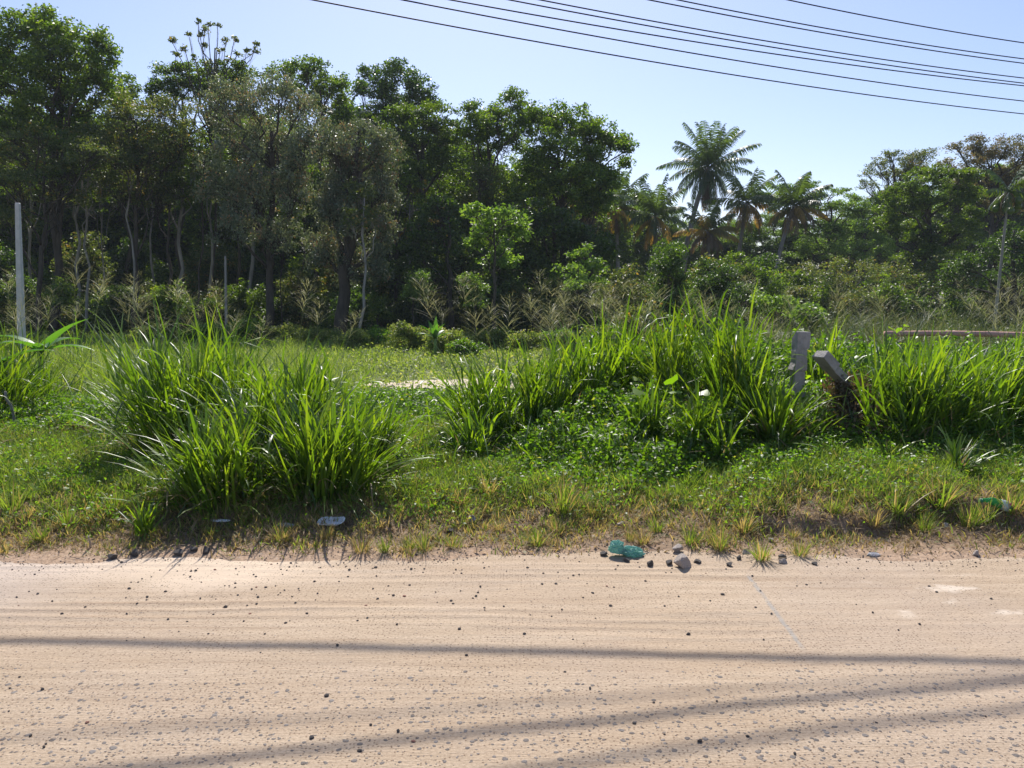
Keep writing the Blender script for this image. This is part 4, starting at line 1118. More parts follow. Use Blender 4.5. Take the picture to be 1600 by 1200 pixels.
for k, (px, py) in enumerate([(1690, 690), (1760, 700), (-120, 660), (-90, 720)]):
    clump('guinea grass clump just beyond the edge of the view', px, py, 40, 0.7, 0.6, 0.3, 0.35, (0, 0), 55 + k, group='guinea grass clumps beyond the edges')
clump('young guinea grass tuft alone among the weeds, in front of the tall row at right', 1495, 742, 8, 0.12, 0.34, 0.04, 0.5, (0.2, 0), 60)
clump('long-bladed guinea grass tuft sprawling over the weeds left of the V-shaped clump', 1130, 722, 9, 0.15, 0.5, 0.06, 0.8, (0.1, 0), 61)
clump('small guinea grass tuft at the road edge in front of the fan-shaped clump', 225, 838, 12, 0.1, 0.24, 0.05, 0.8, (0, 0), 62, w=0.018)

# seed heads standing out of the clumps
SH = [(15, 425, 9), (40, 455, 8.5), (122, 398, 9.5), (168, 425, 10), (210, 432, 9), (60, 470, 10), (235, 462, 10), (278, 432, 7.6), (298, 465, 8), (318, 478, 9), (338, 448, 7.8), (372, 486, 8.5), (412, 500, 8), (482, 442, 7.2), (500, 470, 8.5),
      (562, 488, 8.5), (655, 440, 7.4), (672, 455, 8), (722, 432, 7.6), (738, 470, 8), (765, 480, 8.5), (798, 466, 7.2), (842, 425, 9), (862, 455, 8.5), (880, 440, 9.5), (905, 462, 9), (935, 448, 10), (960, 470, 9.5), (985, 440, 11), (1012, 470, 10),
      (1075, 460, 10), (1100, 480, 9.5), (1130, 470, 10), (1160, 300 + 130, 10), (1195, 478, 9), (1230, 470, 10), (1262, 482, 10), (1310, 455, 9), (1335, 470, 10), (1362, 450, 11), (1395, 478, 9.5), (1430, 452, 10), (1470, 470, 9), (1498, 440, 10), (1530, 465, 9), (1572, 440, 9.5), (1596, 470, 8.5)]
rg = np.random.default_rng(905)
for k in range(20):
    SH.append((rg.uniform(825, 1025), rg.uniform(428, 500), rg.uniform(8.5, 11)))
for k in range(14):
    SH.append((rg.uniform(1060, 1600), rg.uniform(430, 500), rg.uniform(8.5, 11)))
for k in range(8):
    SH.append((rg.uniform(-10, 380), rg.uniform(430, 500), rg.uniform(8.5, 10.5)))
for k, (px, py, Y) in enumerate(SH):
    rg = np.random.default_rng(900 + k)
    top = at(px, py, Y)
    root, p = min(CLUMPS, key=lambda c: abs(c[1][0] - top[0]) + 0.6 * abs(c[1][1] - top[1]))
    bx, by = p[0] * 0.35 + top[0] * 0.65 + rg.normal(0, 0.05), p[1] * 0.4 + top[1] * 0.6
    g = Geo()
    panicle(g, (bx, by, T(bx, by)), top, rg, rg.uniform(0.26, 0.46))
    g.build('seed_head', SEED, root, p)

# dry scrub and seeding grass on the right, beyond the tall row
def scrub(x, y, h, n, name, label, mat, seed, w=0.011):
    rng = np.random.default_rng(seed)
    g = Geo()
    i = rng.integers(0, len(x), n)
    xx = x[i] + rng.normal(0, 0.25, n); yy = y[i] + rng.normal(0, 0.25, n)
    hh = h[i] * rng.random(n) ** 0.8
    blades(g, np.stack([xx, yy, terrain(xx, yy) + hh], 1), rng.random(n) * 6.283, rng.uniform(0.15, 0.6, n), w * rng.uniform(0.5, 1.2, n), rng.uniform(0.1, 1.5, n), rng.uniform(-0.2, 1.3, n), 3, rnd=np.clip(rng.random(n) * 0.8 + 0.2 * wob(xx, yy, 1.5, 3), 0, 1), twist=rng.uniform(-1.5, 1.5, n))
    m_ = n // 2
    i = rng.integers(0, len(x), m_)
    xx = x[i] + rng.normal(0, 0.3, m_); yy = y[i] + rng.normal(0, 0.3, m_)
    leaves(g, np.stack([xx, yy, terrain(xx, yy) + h[i] * rng.random(m_) ** 0.7], 1), 0.07, 0.035, rng, 0.6, 0.2, rnd=rng.random(m_) * 0.6)
    return tag(g.build(name, mat), label, 'scrub', kind='stuff')
rg = np.random.default_rng(95)
x = rg.uniform(4.5, 17, 260); y = rg.uniform(13, 24, 260); k = (x / y > 0.28)
SCR = leaf_mat('scrub_stalk', [(0, (0.06, 0.09, 0.03)), (0.5, (0.12, 0.15, 0.05)), (1, (0.24, 0.22, 0.12))], trans=0.35, tcol=(1.4, 1.4, 0.7), rough=0.5)
scrub(x[k], y[k], np.clip(0.75 + 0.9 * wob(x[k], y[k], 0.7, 2), 0.25, 1.5), 42000, 'scrub_thicket', 'tangled dry olive scrub beyond the tall grass on the right', SCR, 96)
x = rg.uniform(1.2, 7, 120); y = rg.uniform(11, 17, 120); k = (x / y > 0.10) & (x / y < 0.42)
scrub(x[k], y[k], np.clip(0.5 + 0.4 * wob(x[k], y[k], 0.9, 2), 0.2, 1.1), 17000, 'scrub_thicket', 'feathery olive brush behind the vine mound right of centre', SCR, 97, 0.009)
x = rg.uniform(-10, -2.5, 160); y = rg.uniform(10.5, 19, 160); k = (x / y < -0.22)
scrub(x[k], y[k], np.clip(0.35 + 0.3 * wob(x[k], y[k], 0.9, 2), 0.15, 0.8), 26000, 'scrub_thicket', 'feathery pale green brush in the field behind the big left clumps', FIELD, 98, 0.009)

# small tufts along the road edge
TU = [(60, 845), (105, 820), (330, 838), (395, 812), (440, 845), (565, 862), (600, 862), (640, 858), (662, 860), (708, 855), (720, 790), (765, 775), (705, 735), (840, 852), (880, 800), (925, 806), (985, 845), (1005, 850), (1025, 830), (1080, 850), (1125, 858), (1190, 874), (1240, 840), (1365, 822), (1445, 830), (1515, 822), (1540, 815), (1250, 868), (870, 830), (510, 842), (1300, 800), (1400, 800), (1470, 790), (1580, 800), (1160, 830), (780, 830), (20, 800), (180, 800)]
tuft_protos = []
for k in range(6):
    rg = np.random.default_rng(1100 + k)
    g = Geo()
    n = 90
    a = rg.random(n) * 6.283; r_ = np.sqrt(rg.random(n)) * 0.035
    rn = np.where(rg.random(n) < (0.15 + 0.12 * k), 0.85 + 0.15 * rg.random(n), rg.random(n) * 0.8)
    blades(g, np.stack([r_ * np.cos(a), r_ * np.sin(a), np.full(n, -0.012)], 1), a + rg.normal(0, 0.6, n), rg.uniform(0.08, 0.2, n), 0.0045 * rg.uniform(0.7, 1.3, n), np.abs(rg.normal(0.1, 0.45, n)), rg.uniform(0.1, 1.0, n), 3, rnd=rn, twist=rg.uniform(-1, 1, n))
    tuft_protos.append(g)
meshes = []
for k, (px, py) in enumerate(TU):
    p = gnd(px, py)
    if len(meshes) < 6:
        o = tuft_protos[k].build('grass_tuft', LAWN); meshes.append(o)
        tag(o, 'small grass tuft with straw-coloured base growing near the road edge', 'grass tuft', 'small grass tufts near the road edge')
    else:
        o = meshes[k % 6].copy(); COL.objects.link(o)
    rg = np.random.default_rng(1200 + k)
    s = rg.uniform(0.6, 1.25) * (1.3 if py < 830 else 0.95)
    o.location = p; o.scale = (s, s, s * rg.uniform(0.8, 1.15)); o.rotation_euler = (0, 0, rg.uniform(0, 6.28))

# stray long blades between the clumps and rough stalks in the field
rng = np.random.default_rng(1250)
g = Geo()
n = 9000
x, y = frustum_pts(rng, n, 6.2, 10.5, 0.9)
k = (rng.random(n) < 0.15 + 0.85 * sm(0.05, 0.4, weed_h(x, y))) & (x > -0.9)
x, y = x[k], y[k]; n = len(x)
blades(g, np.stack([x, y, terrain(x, y) + 0.3 * weed_h(x, y)], 1), rng.random(n) * 6.283, rng.uniform(0.15, 0.5, n), rng.uniform(0.008, 0.018, n), rng.uniform(0.05, 0.9, n), rng.uniform(0.1, 1.8, n), 4, rnd=rng.random(n), twist=rng.uniform(-1, 1, n), fold=0.2)
n = 5200
x, y = frustum_pts(rng, n, 9.0, 22, 1.5)
k = rng.random(n) < np.clip(0.45 + 0.9 * wob(x, y, 0.9, 12.0), 0.04, 1) * (1 - 0.9 * ((x > -3) & (x < 1.0) & (y > 10)))
x, y = x[k], y[k]; n = len(x)
blades(g, np.stack([x, y, terrain(x, y)], 1), rng.random(n) * 6.283, rng.uniform(0.3, 0.85, n), rng.uniform(0.008, 0.016, n), rng.uniform(0.05, 0.6, n), rng.uniform(0.1, 1.0, n), 3, rnd=rng.random(n), twist=rng.uniform(-1, 1, n))
tag(g.build('stray_grass', GUI), 'stray long grass blades standing among the weeds and across the field', 'grass', kind='stuff')

# ------------------------------------------------------------------ vines with heart shaped leaves, round leaf, banana plants
def heart_leaf(g, c, size, az, tilt, rng, rnd):
    out = [(0, 0), (-0.28, -0.16), (-0.52, 0.05), (-0.50, 0.38), (-0.25, 0.75), (0, 1.05), (0.25, 0.75), (0.50, 0.38), (0.52, 0.05), (0.28, -0.16)]
    V = []
    for (x, y) in out + [(0, 0.4)]:
        zz = -0.35 * x * x - 0.25 * max(0, y - 0.4) ** 2 + 0.05 * rng.normal()* 0.4
        yy = y * math.cos(tilt) - zz * math.sin(tilt); z2 = y * math.sin(tilt) + zz * math.cos(tilt)
        xx = x
        V.append((c[0] + size * (xx * math.cos(az) - yy * math.sin(az)), c[1] + size * (xx * math.sin(az) + yy * math.cos(az)), c[2] + size * z2))
    n = len(out)
    q = []
    g.add(V, tris=[(i, (i + 1) % n, n) for i in range(n)], rnd=rnd)
    g.r3[-1][:] = rnd

def vine(label, px, py, Y, nl, sx, sz, seed, size=(0.06, 0.11)):
    rng = np.random.default_rng(seed)
    c = at(px, py, Y)
    base = np.array([c[0], c[1], T(c[0], c[1])])
    root = empty('climbing_vine', base); tag(root, label, 'vine')
    gs, gl = Geo(), Geo()
    prev = base
    for k in range(5):
        e = c + rng.normal(0, 1, 3) * np.array([sx, 0.2, sz])
        P = limb(base + rng.normal(0, 0.1, 3) * [1, 1, 0], e, rng, 12, 0.09)
        tube(gs, P, 0.003, 3, cap=False)
        for j in range(max(1, nl // 5)):
            i = rng.uniform(4, 11); a = P[int(i)]
            heart_leaf(gl, a + rng.normal(0, 0.05, 3), rng.uniform(*size), rng.uniform(0, 6.28), rng.uniform(-0.9, 0.5), rng, rng.random())
    gs.build('stem', STEM, root, base); gl.build('leaves', VINE, root, base)
    return root
vine('vine with pale heart-shaped leaves climbing the grass left of the big round leaf', 925, 560, 8.0, 110, 0.4, 0.28, 1301)
vine('vine with broad leaves trailing over the weedy mound below the big round leaf', 1000, 640, 7.3, 120, 0.5, 0.16, 1302, (0.06, 0.11))
vine('vine with bright leaves climbing right of the upper concrete post', 1290, 580, 7.9, 130, 0.25, 0.25, 1303, (0.045, 0.08))
vine('bright leafy vine hanging high in front of the dry scrub on the right', 1385, 485, 9.5, 14, 0.25, 0.2, 1304)
vine('vine with dark leaves tangled in the tall grass row on the right', 1440, 590, 7.8, 130, 0.6, 0.22, 1305, (0.05, 0.08))
vine('vine patch with round leaves between the two bright tufts on the mound', 1060, 680, 7.0, 60, 0.35, 0.08, 1306)
vine('leafy vine tangled in the tall grass left of the broken concrete post', 1150, 570, 7.9, 120, 0.35, 0.25, 1307, (0.05, 0.09))
rg = np.random.default_rng(1310)
c = at(1047, 600, 6.7); b = gnd(1056, 700)
root = empty('round_leaved_plant', b); tag(root, 'plant with one large round yellow-green leaf standing out of the weedy mound', 'plant')
g = Geo(); tube(g, limb(b, c, rg, 6, 0.03), 0.005, 4); g.build('stem', STEM, root, b)
g = Geo(); heart_leaf(g, c + np.array([0, 0.02, 0]), 0.13, 0.5, 2.45, rg, 0.05); heart_leaf(g, c + np.array([0.03, -0.10, -0.05]), 0.12, 2.6, 0.05, rg, 0.3)
heart_leaf(g, c + np.array([-0.25, 0, -0.09]), 0.12, 0.6, 0.5, rg, 0.6); heart_leaf(g, c + np.array([0.3, 0.05, -0.1]), 0.11, -0.6, 0.4, rg, 0.7)
g.build('leaves', VINE, root, b)

def banana(label, px, py, Y, leafspec, L, w, seed):
    rng = np.random.default_rng(seed)
    c = at(px, py, Y); b = np.array([c[0], c[1], T(c[0], c[1])])
    root = empty('banana_plant', b); tag(root, label, 'banana plant')
    g = Geo(); tube(g, [b, (b + c) / 2, c], [0.06, 0.05, 0.035], 8); g.build('stem', STEM, root, b, smooth=True)
    for (phi, lean, bend, s) in leafspec:
        g = Geo()
        blades(g, [c - [0, 0, 0.05]], np.array([phi]), L * s, w, lean, bend, 12, rnd=rng.random(1), fold=0.22, tipw=0.03, power=1.2, twist=np.array([rng.uniform(-0.5, 0.5)]))
        g.build('leaf', BANANA, root, b)
banana('banana plant left of the field, broad leaf rising to the right near the white post', 62, 545, 11.5, [(0.1, 0.75, 0.5, 0.95), (3.0, 0.9, 0.9, 0.9), (1.2, 1.0, 0.8, 0.8), (2.6, 1.2, 0.4, 0.9), (0.3, 1.2, 0.8, 0.8), (4.2, 0.9, 1.0, 0.7), (5.4, 1.0, 0.9, 0.7)], 0.95, 0.27, 1401)
banana('banana plant cut by the left edge, leaves drooping in front of the field', 5, 560, 9.5, [(0.4, 1.0, 0.8, 0.8), (5.2, 1.2, 0.7, 0.8), (3.5, 0.8, 1.0, 0.9), (4.4, 1.1, 0.9, 0.8)], 0.75, 0.22, 1402)
banana('young banana plant standing alone at the far end of the field at centre', 680, 527, 23, [(0.2, 0.9, 0.9, 0.8), (3.0, 1.0, 0.8, 1.0), (1.5, 0.2, 0.2, 1.0), (4.6, 0.7, 0.6, 0.9), (5.6, 0.5, 0.5, 0.9), (2.4, 0.35, 0.4, 0.9), (3.7, 0.9, 1.0, 0.9), (0.0, 0.3, 0.4, 0.8), (1.0, 0.8, 0.7, 0.8), (5.0, 0.3, 0.9, 0.9), (3.3, 0.5, 0.9, 1.0)], 0.72, 0.17, 1403)

# ------------------------------------------------------------------ posts and rails
import bmesh
def bm_obj(name, bm, mat, parent=None, origin=(0, 0, 0), smooth=False):
    me = bpy.data.meshes.new(name)
    bm.to_mesh(me); bm.free()
    if smooth: me.polygons.foreach_set('use_smooth', [True] * len(me.polygons))
    me.materials.append(mat)
    o = bpy.data.objects.new(name, me); COL.objects.link(o)
    o.location = origin if parent is None else (0, 0, 0)
    if parent is not None: o.parent = parent
    return o

def stack(sections, bevel=0.006, chip=0.006, seed=0, rotz=0.0):
    """a post made of box-like sections: (z0, z1, w0, w1, dx)"""
    rng = random.Random(seed)
    bm = bmesh.new()
    loops = []
    for (z, w, d, dx) in sections:
        ring = []
        for (sx, sy) in ((-1, -1), (1, -1), (1, 1), (-1, 1)):
            x = sx * w / 2 + dx + rng.uniform(-chip, chip); y = sy * d / 2 + rng.uniform(-chip, chip)
            ring.append(bm.verts.new((x * math.cos(rotz) - y * math.sin(rotz), x * math.sin(rotz) + y * math.cos(rotz), z + rng.uniform(-chip, chip) * 0.5)))
        loops.append(ring)
    for a, b in zip(loops, loops[1:]):
        for i in range(4):
            bm.faces.new((a[i], a[(i + 1) % 4], b[(i + 1) % 4], b[i]))
    bm.faces.new(loops[0][::-1]); bm.faces.new(loops[-1])
    bmesh.ops.bevel(bm, geom=list(bm.edges), offset=bevel, segments=2, affect='EDGES', profile=0.5)
    bmesh.ops.recalc_face_normals(bm, faces=list(bm.faces))
    return bm

# broken concrete post (x 1240-1262, top 518)
Yp = 7.45
pt = at(1250, 518, Yp); zb = T(pt[0], Yp) - 0.15
H = pt[2] - zb
w_ = 0.138
secs = [(0, w_ * 1.0, 0.12, -0.01), (H - 0.60, w_, 0.12, -0.01), (H - 0.565, w_ * 0.85, 0.11, -0.008), (H - 0.385, w_ * 0.80, 0.105, -0.004), (H - 0.375, w_ * 1.05, 0.13, -0.015),
        (H - 0.30, w_ * 0.86, 0.12, 0.0), (H - 0.19, w_ * 0.86, 0.12, 0.0), (H - 0.172, w_ * 0.80, 0.11, 0.0), (H - 0.158, w_ * 0.98, 0.125, 0.012), (H, w_ * 0.95, 0.12, 0.016)]
o = bm_obj('concrete_post', stack(secs, 0.007, 0.005, 3, 0.1), CONC, None, (float(pt[0]), Yp, zb))
tag(o, 'broken grey stepped concrete post standing in the tall grass on the right', 'post')
# leaning slab
a_, b_ = at(1281, 553, 7.15), at(1345, 625, 7.3)
d_ = Vector((b_ - a_).tolist()); ln = d_.length
bm = stack([(0, 0.17, 0.08, 0), (ln * 0.28, 0.165, 0.08, 0), (ln * 0.30, 0.145, 0.07, 0.005), (ln * 0.7, 0.13, 0.07, 0), (ln + 0.45, 0.10, 0.06, 0)], 0.006, 0.008, 5)
o = bm_obj('concrete_slab', bm, CONC, None, tuple(a_.tolist()))
o.rotation_euler = d_.to_track_quat('Z', 'Y').to_euler()
tag(o, 'broken concrete slab leaning to the right beside the stepped concrete post', 'slab')
# rotten brown stake; dead creeper around it also stands in for dark shade
rg = np.random.default_rng(1501)
b_ = gnd(1338, 690); t_ = at(1325, 590, 7.3)
root = empty('wooden_stake', b_); tag(root, 'rotten brown wooden stake in dead creepers that also stand in for dark shade below the leaning slab', 'stake')
g = Geo(); tube(g, limb(b_, t_, rg, 8, 0.02), np.linspace(0.05, 0.04, 8), 7, jit=0.08, rng=rg); g.build('pole', BARK, root, b_)
g = Geo()
n = 5200
u = rg.random(n)
c_ = b_ + (t_ - b_) * u[:, None] + rg.normal(0, 1, (n, 3)) * np.array([0.13, 0.11, 0.05]) * (1.25 - 0.6 * u[:, None])
leaves(g, c_, 0.045, 0.02, rg, 0.3, 0.8, rnd=rg.random(n) * 0.6)
g.build('dead_creeper_shade', PALMD, root, b_)

# old fence with a faded pink rail and a grey-white plank
Yf = 12.5
z1, z2 = at(1480, 521, Yf)[2], at(1500, 549, Yf)[2]
x0, x1 = at(1386, 520, Yf)[0], at(1592, 520, Yf)[0]
b_ = np.array([x0, Yf, T(x0, Yf)])
root = empty('fence', b_); tag(root, 'low old fence with faded pink rail and white plank behind tall grass at right', 'fence')
for xx in (x0 + 0.05, (x0 + x1) / 2 + 0.25, x1 + 0.4):
    zt = T(xx, Yf)
    g = Geo(); tube(g, [(xx, Yf + 0.06, zt - 0.1), (xx, Yf + 0.06, z1 + 0.04)], 0.035, 8); g.build('fence_post', BARK, root, b_)
g = Geo(); xx = np.linspace(x0 - 0.05, x1 + 0.6, 14)
tube(g, np.stack([xx, np.full(14, Yf - 0.02), z1 - 0.018 * np.linspace(0, 1, 14) * 1.0 + 0.008 * np.sin(xx * 2)], 1), 0.045, 8, jit=0.03); o = g.build('rail', PINK, root, b_, smooth=True)
o['label'] = 'faded pink upper rail'
xa, xb = at(1450, 549, Yf)[0], at(1575, 553, Yf)[0]
bm = stack([(0, 0.085, 0.03, 0), ((xb - xa) * 0.5, 0.09, 0.03, 0.01), (xb - xa, 0.085, 0.03, 0)], 0.004, 0.006, 8)
me_o = bm_obj('plank', bm, WHITEP, root); me_o.location = (xa - x0, -0.03, z2 - b_[2]); me_o.rotation_euler = (0, R(90.8), 0)
me_o['label'] = 'grey-white lower plank'

# white post at left
Y1 = 20.0
top = at(27.7, 317, Y1); zb = T(at(33, 560, Y1)[0], Y1) - 0.3
Hh = top[2] - zb
o = bm_obj('concrete_post', stack([(0, 0.165, 0.15, -0.2), (Hh * 0.5, 0.135, 0.13, -0.10), (Hh - 0.02, 0.10, 0.095, 0.0), (Hh, 0.085, 0.08, 0.0)], 0.008, 0.002, 9, 0.05), WHITEP, None, (float(top[0]), Y1, zb))
tag(o, 'tall whitewashed concrete post at the left, tapering towards its top', 'post')
Y2 = 30.0
top = at(352, 400, Y2); zb = T(top[0], Y2) - 0.2
o = bm_obj('wooden_post', stack([(0, 0.10, 0.09, -0.1), (top[2] - zb, 0.07, 0.06, 0)], 0.006, 0.002, 10), BARKL, None, (float(top[0]), Y2, zb))
tag(o, 'thin pale wooden post half hidden in the shade before the greyish drooping tree', 'post')

# ------------------------------------------------------------------ overhead cables
def cable(label, pts, rad, name='overhead_cable', group=None):
    g = Geo(); pts = np.asarray(pts, float)
    tube(g, pts - pts[0], rad, 6)
    o = g.build(name, WIRE, smooth=True); o.location = pts[0]
    tag(o, label, 'cable', group)
    return o
WL = [((490, 0), (1600, 178), 7.0, 11, 'lowest overhead cable, crossing the sky from top centre-left down to the right edge'),
      ((630, 0), (1600, 158), 7.2, 9, 'second lowest overhead cable in the sky'),
      ((705, 0), (1600, 134), 7.4, 8, 'third overhead cable from the bottom in the sky'),
      ((797, 0), (1600, 130), 7.6, 7, 'fourth overhead cable from the bottom, almost touching the third at the right edge'),
      ((845, 0), (1600, 122), 7.8, 7, 'fifth overhead cable from the bottom in the sky'),
      ((1015, 0), (1600, 99), 8.0, 5, 'sixth overhead cable from the bottom, lower one of the close pair'),
      ((1060, 0), (1600, 92), 8.2, 5, 'seventh overhead cable from the bottom, upper one of the close pair'),
      ((1232, 0), (1600, 67), 8.5, 3, 'topmost overhead cable in the upper right corner')]
for (a, b, h, sag, lab) in WL:
    A, B = at_z(a[0], a[1], h), at_z(b[0], b[1], h)
    t = np.linspace(-1.0, 1.8, 60)[:, None]
    P = A * (1 - t) + B * t
    P[:, 2] -= 4 * sag / F * 19 * (t[:, 0] * (1 - t[:, 0]))
    cable(lab, P, 0.014)
SUN_EL, SUN_AZ = 47.0, -3.0
sd = np.array([math.sin(R(SUN_AZ)), math.cos(R(SUN_AZ)), math.tan(R(SUN_EL))])
def shadow_cable(p0, p1, h, rad, label, sway=0.0):
    A, B = at_z(*p0, 0) + sd * (h / sd[2]), at_z(*p1, 0) + sd * (h / sd[2])
    t = np.linspace(-2.5, 3.5, 60)[:, None]
    P = A * (1 - t) + B * t
    P[:, 2] += 0.012 * ((t[:, 0] - 0.5) ** 2) * 4 + sway * np.sin(t[:, 0] * 40)
    cable(label, P, rad)
shadow_cable((0, 1000), (1600, 1034), 5.2, 0.023, 'thick twisted cable above the view, casting the darkest shadow line on the road')
shadow_cable((100, 1205), (1600, 1062), 5.4, 0.019, 'cable above the view casting the slanting shadow line on the road')
shadow_cable((800, 1203), (1600, 1105), 5.8, 0.016, 'cable above the view casting the nearest faint shadow line on the road')
shadow_cable((0, 1150), (1600, 1050), 6.2, 0.008, 'thin cable above the view casting a faint shadow line across the road')

# ------------------------------------------------------------------ stones
def rock_mesh(name, seed, mat, sub=2, rough=0.2, cuts=5, flat=0.6):
    rng = random.Random(seed)
    bm = bmesh.new()
    bmesh.ops.create_icosphere(bm, subdivisions=sub, radius=0.5)
    for c in range(cuts):
        n = Vector((rng.gauss(0, 1), rng.gauss(0, 1), rng.gauss(0, 0.8))).normalized()
        d = rng.uniform(0.20, 0.36)
        for v in bm.verts:
            k = v.co.dot(n) - d
            if k > 0: v.co -= n * k
    for v in bm.verts:
        v.co *= 1 + rng.uniform(-rough, rough) * 0.12
        v.co.z *= flat
    me = bpy.data.meshes.new(name); bm.to_mesh(me); bm.free(); me.materials.append(mat)
    return me
def place_rock(me, p, s, name, label, cat='stone', group=None, rz=0.0):
    o = bpy.data.objects.new(name, me); COL.objects.link(o)
    zb = min(v.co.z for v in me.vertices)
    s = tuple(c * (1.0 if name == 'pebble' else 1.3) for c in s)
    o.location = (p[0], p[1], p[2] - zb * s[2] - (0.1 + 0.12 * ((rz * 7.3) % 1)) * s[2]); o.scale = s; o.rotation_euler = (0, 0, rz)
    tag(o, label, cat, group); return o
dark = [rock_mesh('pebble', 10 + i, STONE, 1, 0.4, 4, 0.75) for i in range(6)] + [rock_mesh('pebble', 30, BRICK, 1, 0.4, 4, 0.7)]
rng = np.random.default_rng(1600)
placed = 0
big = [(313, 936), (386, 947), (368, 912), (491, 909), (583, 920), (574, 967), (708, 944), (819, 992), (718, 984), (895, 999), (869, 913), (954, 946), (926, 927), (352, 950), (403, 934), (446, 974), (480, 960), (230, 934), (97, 960), (615, 931), (580, 1132), (622, 1143), (486, 1152), (511, 1087), (991, 1130), (922, 1076), (1049, 895), (1129, 929), (1060, 932), (1075, 990), (1168, 1152), (1093, 1160), (650, 870)]
def road_top(px, py):
    p = at_z(px, py, 0.0)
    p[2] = float(road_z(p[0], p[1])); return p
while placed < 255:
    if placed < len(big):
        px, py = big[placed]; s = rng.uniform(0.013, 0.022)
    else:
        u = rng.random()
        if u < 0.72:
            px = rng.normal(520, 260) if rng.random() < 0.7 else rng.uniform(0, 1600); py = 884 + abs(rng.normal(0, 42))
        elif u < 0.88:
            px = rng.uniform(0, 1600); py = rng.uniform(900, 1180)
        else:
            px = rng.uniform(150, 1600); py = rng.uniform(872, 892)
        if not (0 < px < 1600 and py < 1190): continue
        s = rng.uniform(0.007, 0.0155) if rng.random() < 0.8 else rng.uniform(0.014, 0.021)
    p = road_top(px, py)
    if p[1] > edge_y(p[0]) + 0.02: p[2] = max(p[2], T(p[0], p[1]))
    me = dark[6] if rng.random() < 0.06 else dark[int(rng.integers(0, 6))]
    place_rock(me, p, (s * rng.uniform(1, 1.5), s * rng.uniform(0.8, 1.2), s), 'pebble', 'small loose stone lying on the sandy road', 'pebble', 'loose stones on the sandy road', rng.uniform(0, 6.28))
    placed += 1
pale = [rock_mesh('stone', 50 + i, STONEL, 3, 0.25, 10, 0.7) for i in range(3)]
dk = [rock_mesh('stone', 60 + i, STONE, 3, 0.3, 10, 0.75) for i in range(3)]
place_rock(rock_mesh('concrete_chunk', 74, STONEL, 3, 0.12, 9, 0.75), gnd(1066, 886), (0.115, 0.09, 0.115), 'concrete_chunk', 'pale flat-topped chunk of concrete, the largest stone at the road edge', 'stone', None, 0.3)
for k, (px, py, s, m_, lab) in enumerate([
    (1058, 862, 0.07, pale[0], 'pale stone just behind the largest chunk at the road edge'),
    (1045, 881, 0.05, dk[0], 'dark stone touching the left side of the largest chunk'),
    (1091, 880, 0.045, dk[1], 'dark white-chipped stone right of the largest chunk'),
    (1016, 884, 0.05, dk[2], 'flat dark stone below the grass between plastic bag and largest chunk'),
    (979, 877, 0.045, dk[0], 'dark stone right under the green plastic bag'),
    (942, 868, 0.05, dk[1], 'grey stone left of the green plastic bag'),
    (322, 862, 0.062, dk[2], 'upright dark stone at the road edge in front of the left grass clumps'),
    (278, 867, 0.06, dk[0], 'dark rounded stone left of the upright dark stone'),
    (178, 872, 0.06, dk[1], 'flat black stone at the road edge at the left'),
    (212, 868, 0.06, dk[2], 'brownish stone between the flat black stone and the dark rounded stone'),
    (302, 860, 0.05, dk[1], 'dark stone leaning on the upright dark stone'),
    (1139, 884, 0.04, dk[0], 'small dark stone left of the lone road-edge tuft'),
    (1167, 864, 0.065, pale[1], 'pale stone lying left behind the lone road-edge tuft'),
    (1155, 874, 0.04, dk[2], 'grey stone in front of the pale stone left of the lone tuft'),
    (1221, 871, 0.05, dk[1], 'blue-grey stone right of the lone road-edge tuft'),
    (1224, 880, 0.045, pale[2], 'light grey flat stone in front of the blue-grey stone'),
    (1272, 882, 0.035, dk[0], 'small dark stone at the road edge, farthest right of the stone row'),
    (1205, 846, 0.04, pale[0], 'pale pebble half buried in the turf behind the blue-grey stone'),
    (1094, 838, 0.06, pale[1], 'whitish broken stone in the grass behind the largest chunk'),
    (120, 652, 0.16, pale[2], 'pale boulder at the top of the bare brown patch on the left'),
    (133, 714, 0.08, pale[0], 'light flat stone in the brown leaves on the left'),
    (92, 790, 0.07, dk[0], 'dark stone in the grass at the lower left'),
    (1478, 822, 0.06, pale[1], 'whitish stone on the bank left of the brown grass tuft'),
    (1525, 867, 0.05, pale[2], 'thin white stone at the road edge at far right'),
    (970, 822, 0.06, pale[0], 'pale stone on the bare patch behind the green plastic bag'),
    (703, 832, 0.05, dk[1], 'dark reddish stone left of the small white cup'),
    (730, 838, 0.035, pale[2], 'small pale stone in the turf just in front of the small white cup')]):
    p = gnd(px, py)
    place_rock(m_, p, (s * 1.1, s * 0.9, s * 0.9), 'stone', lab, 'stone', None, k * 1.3)

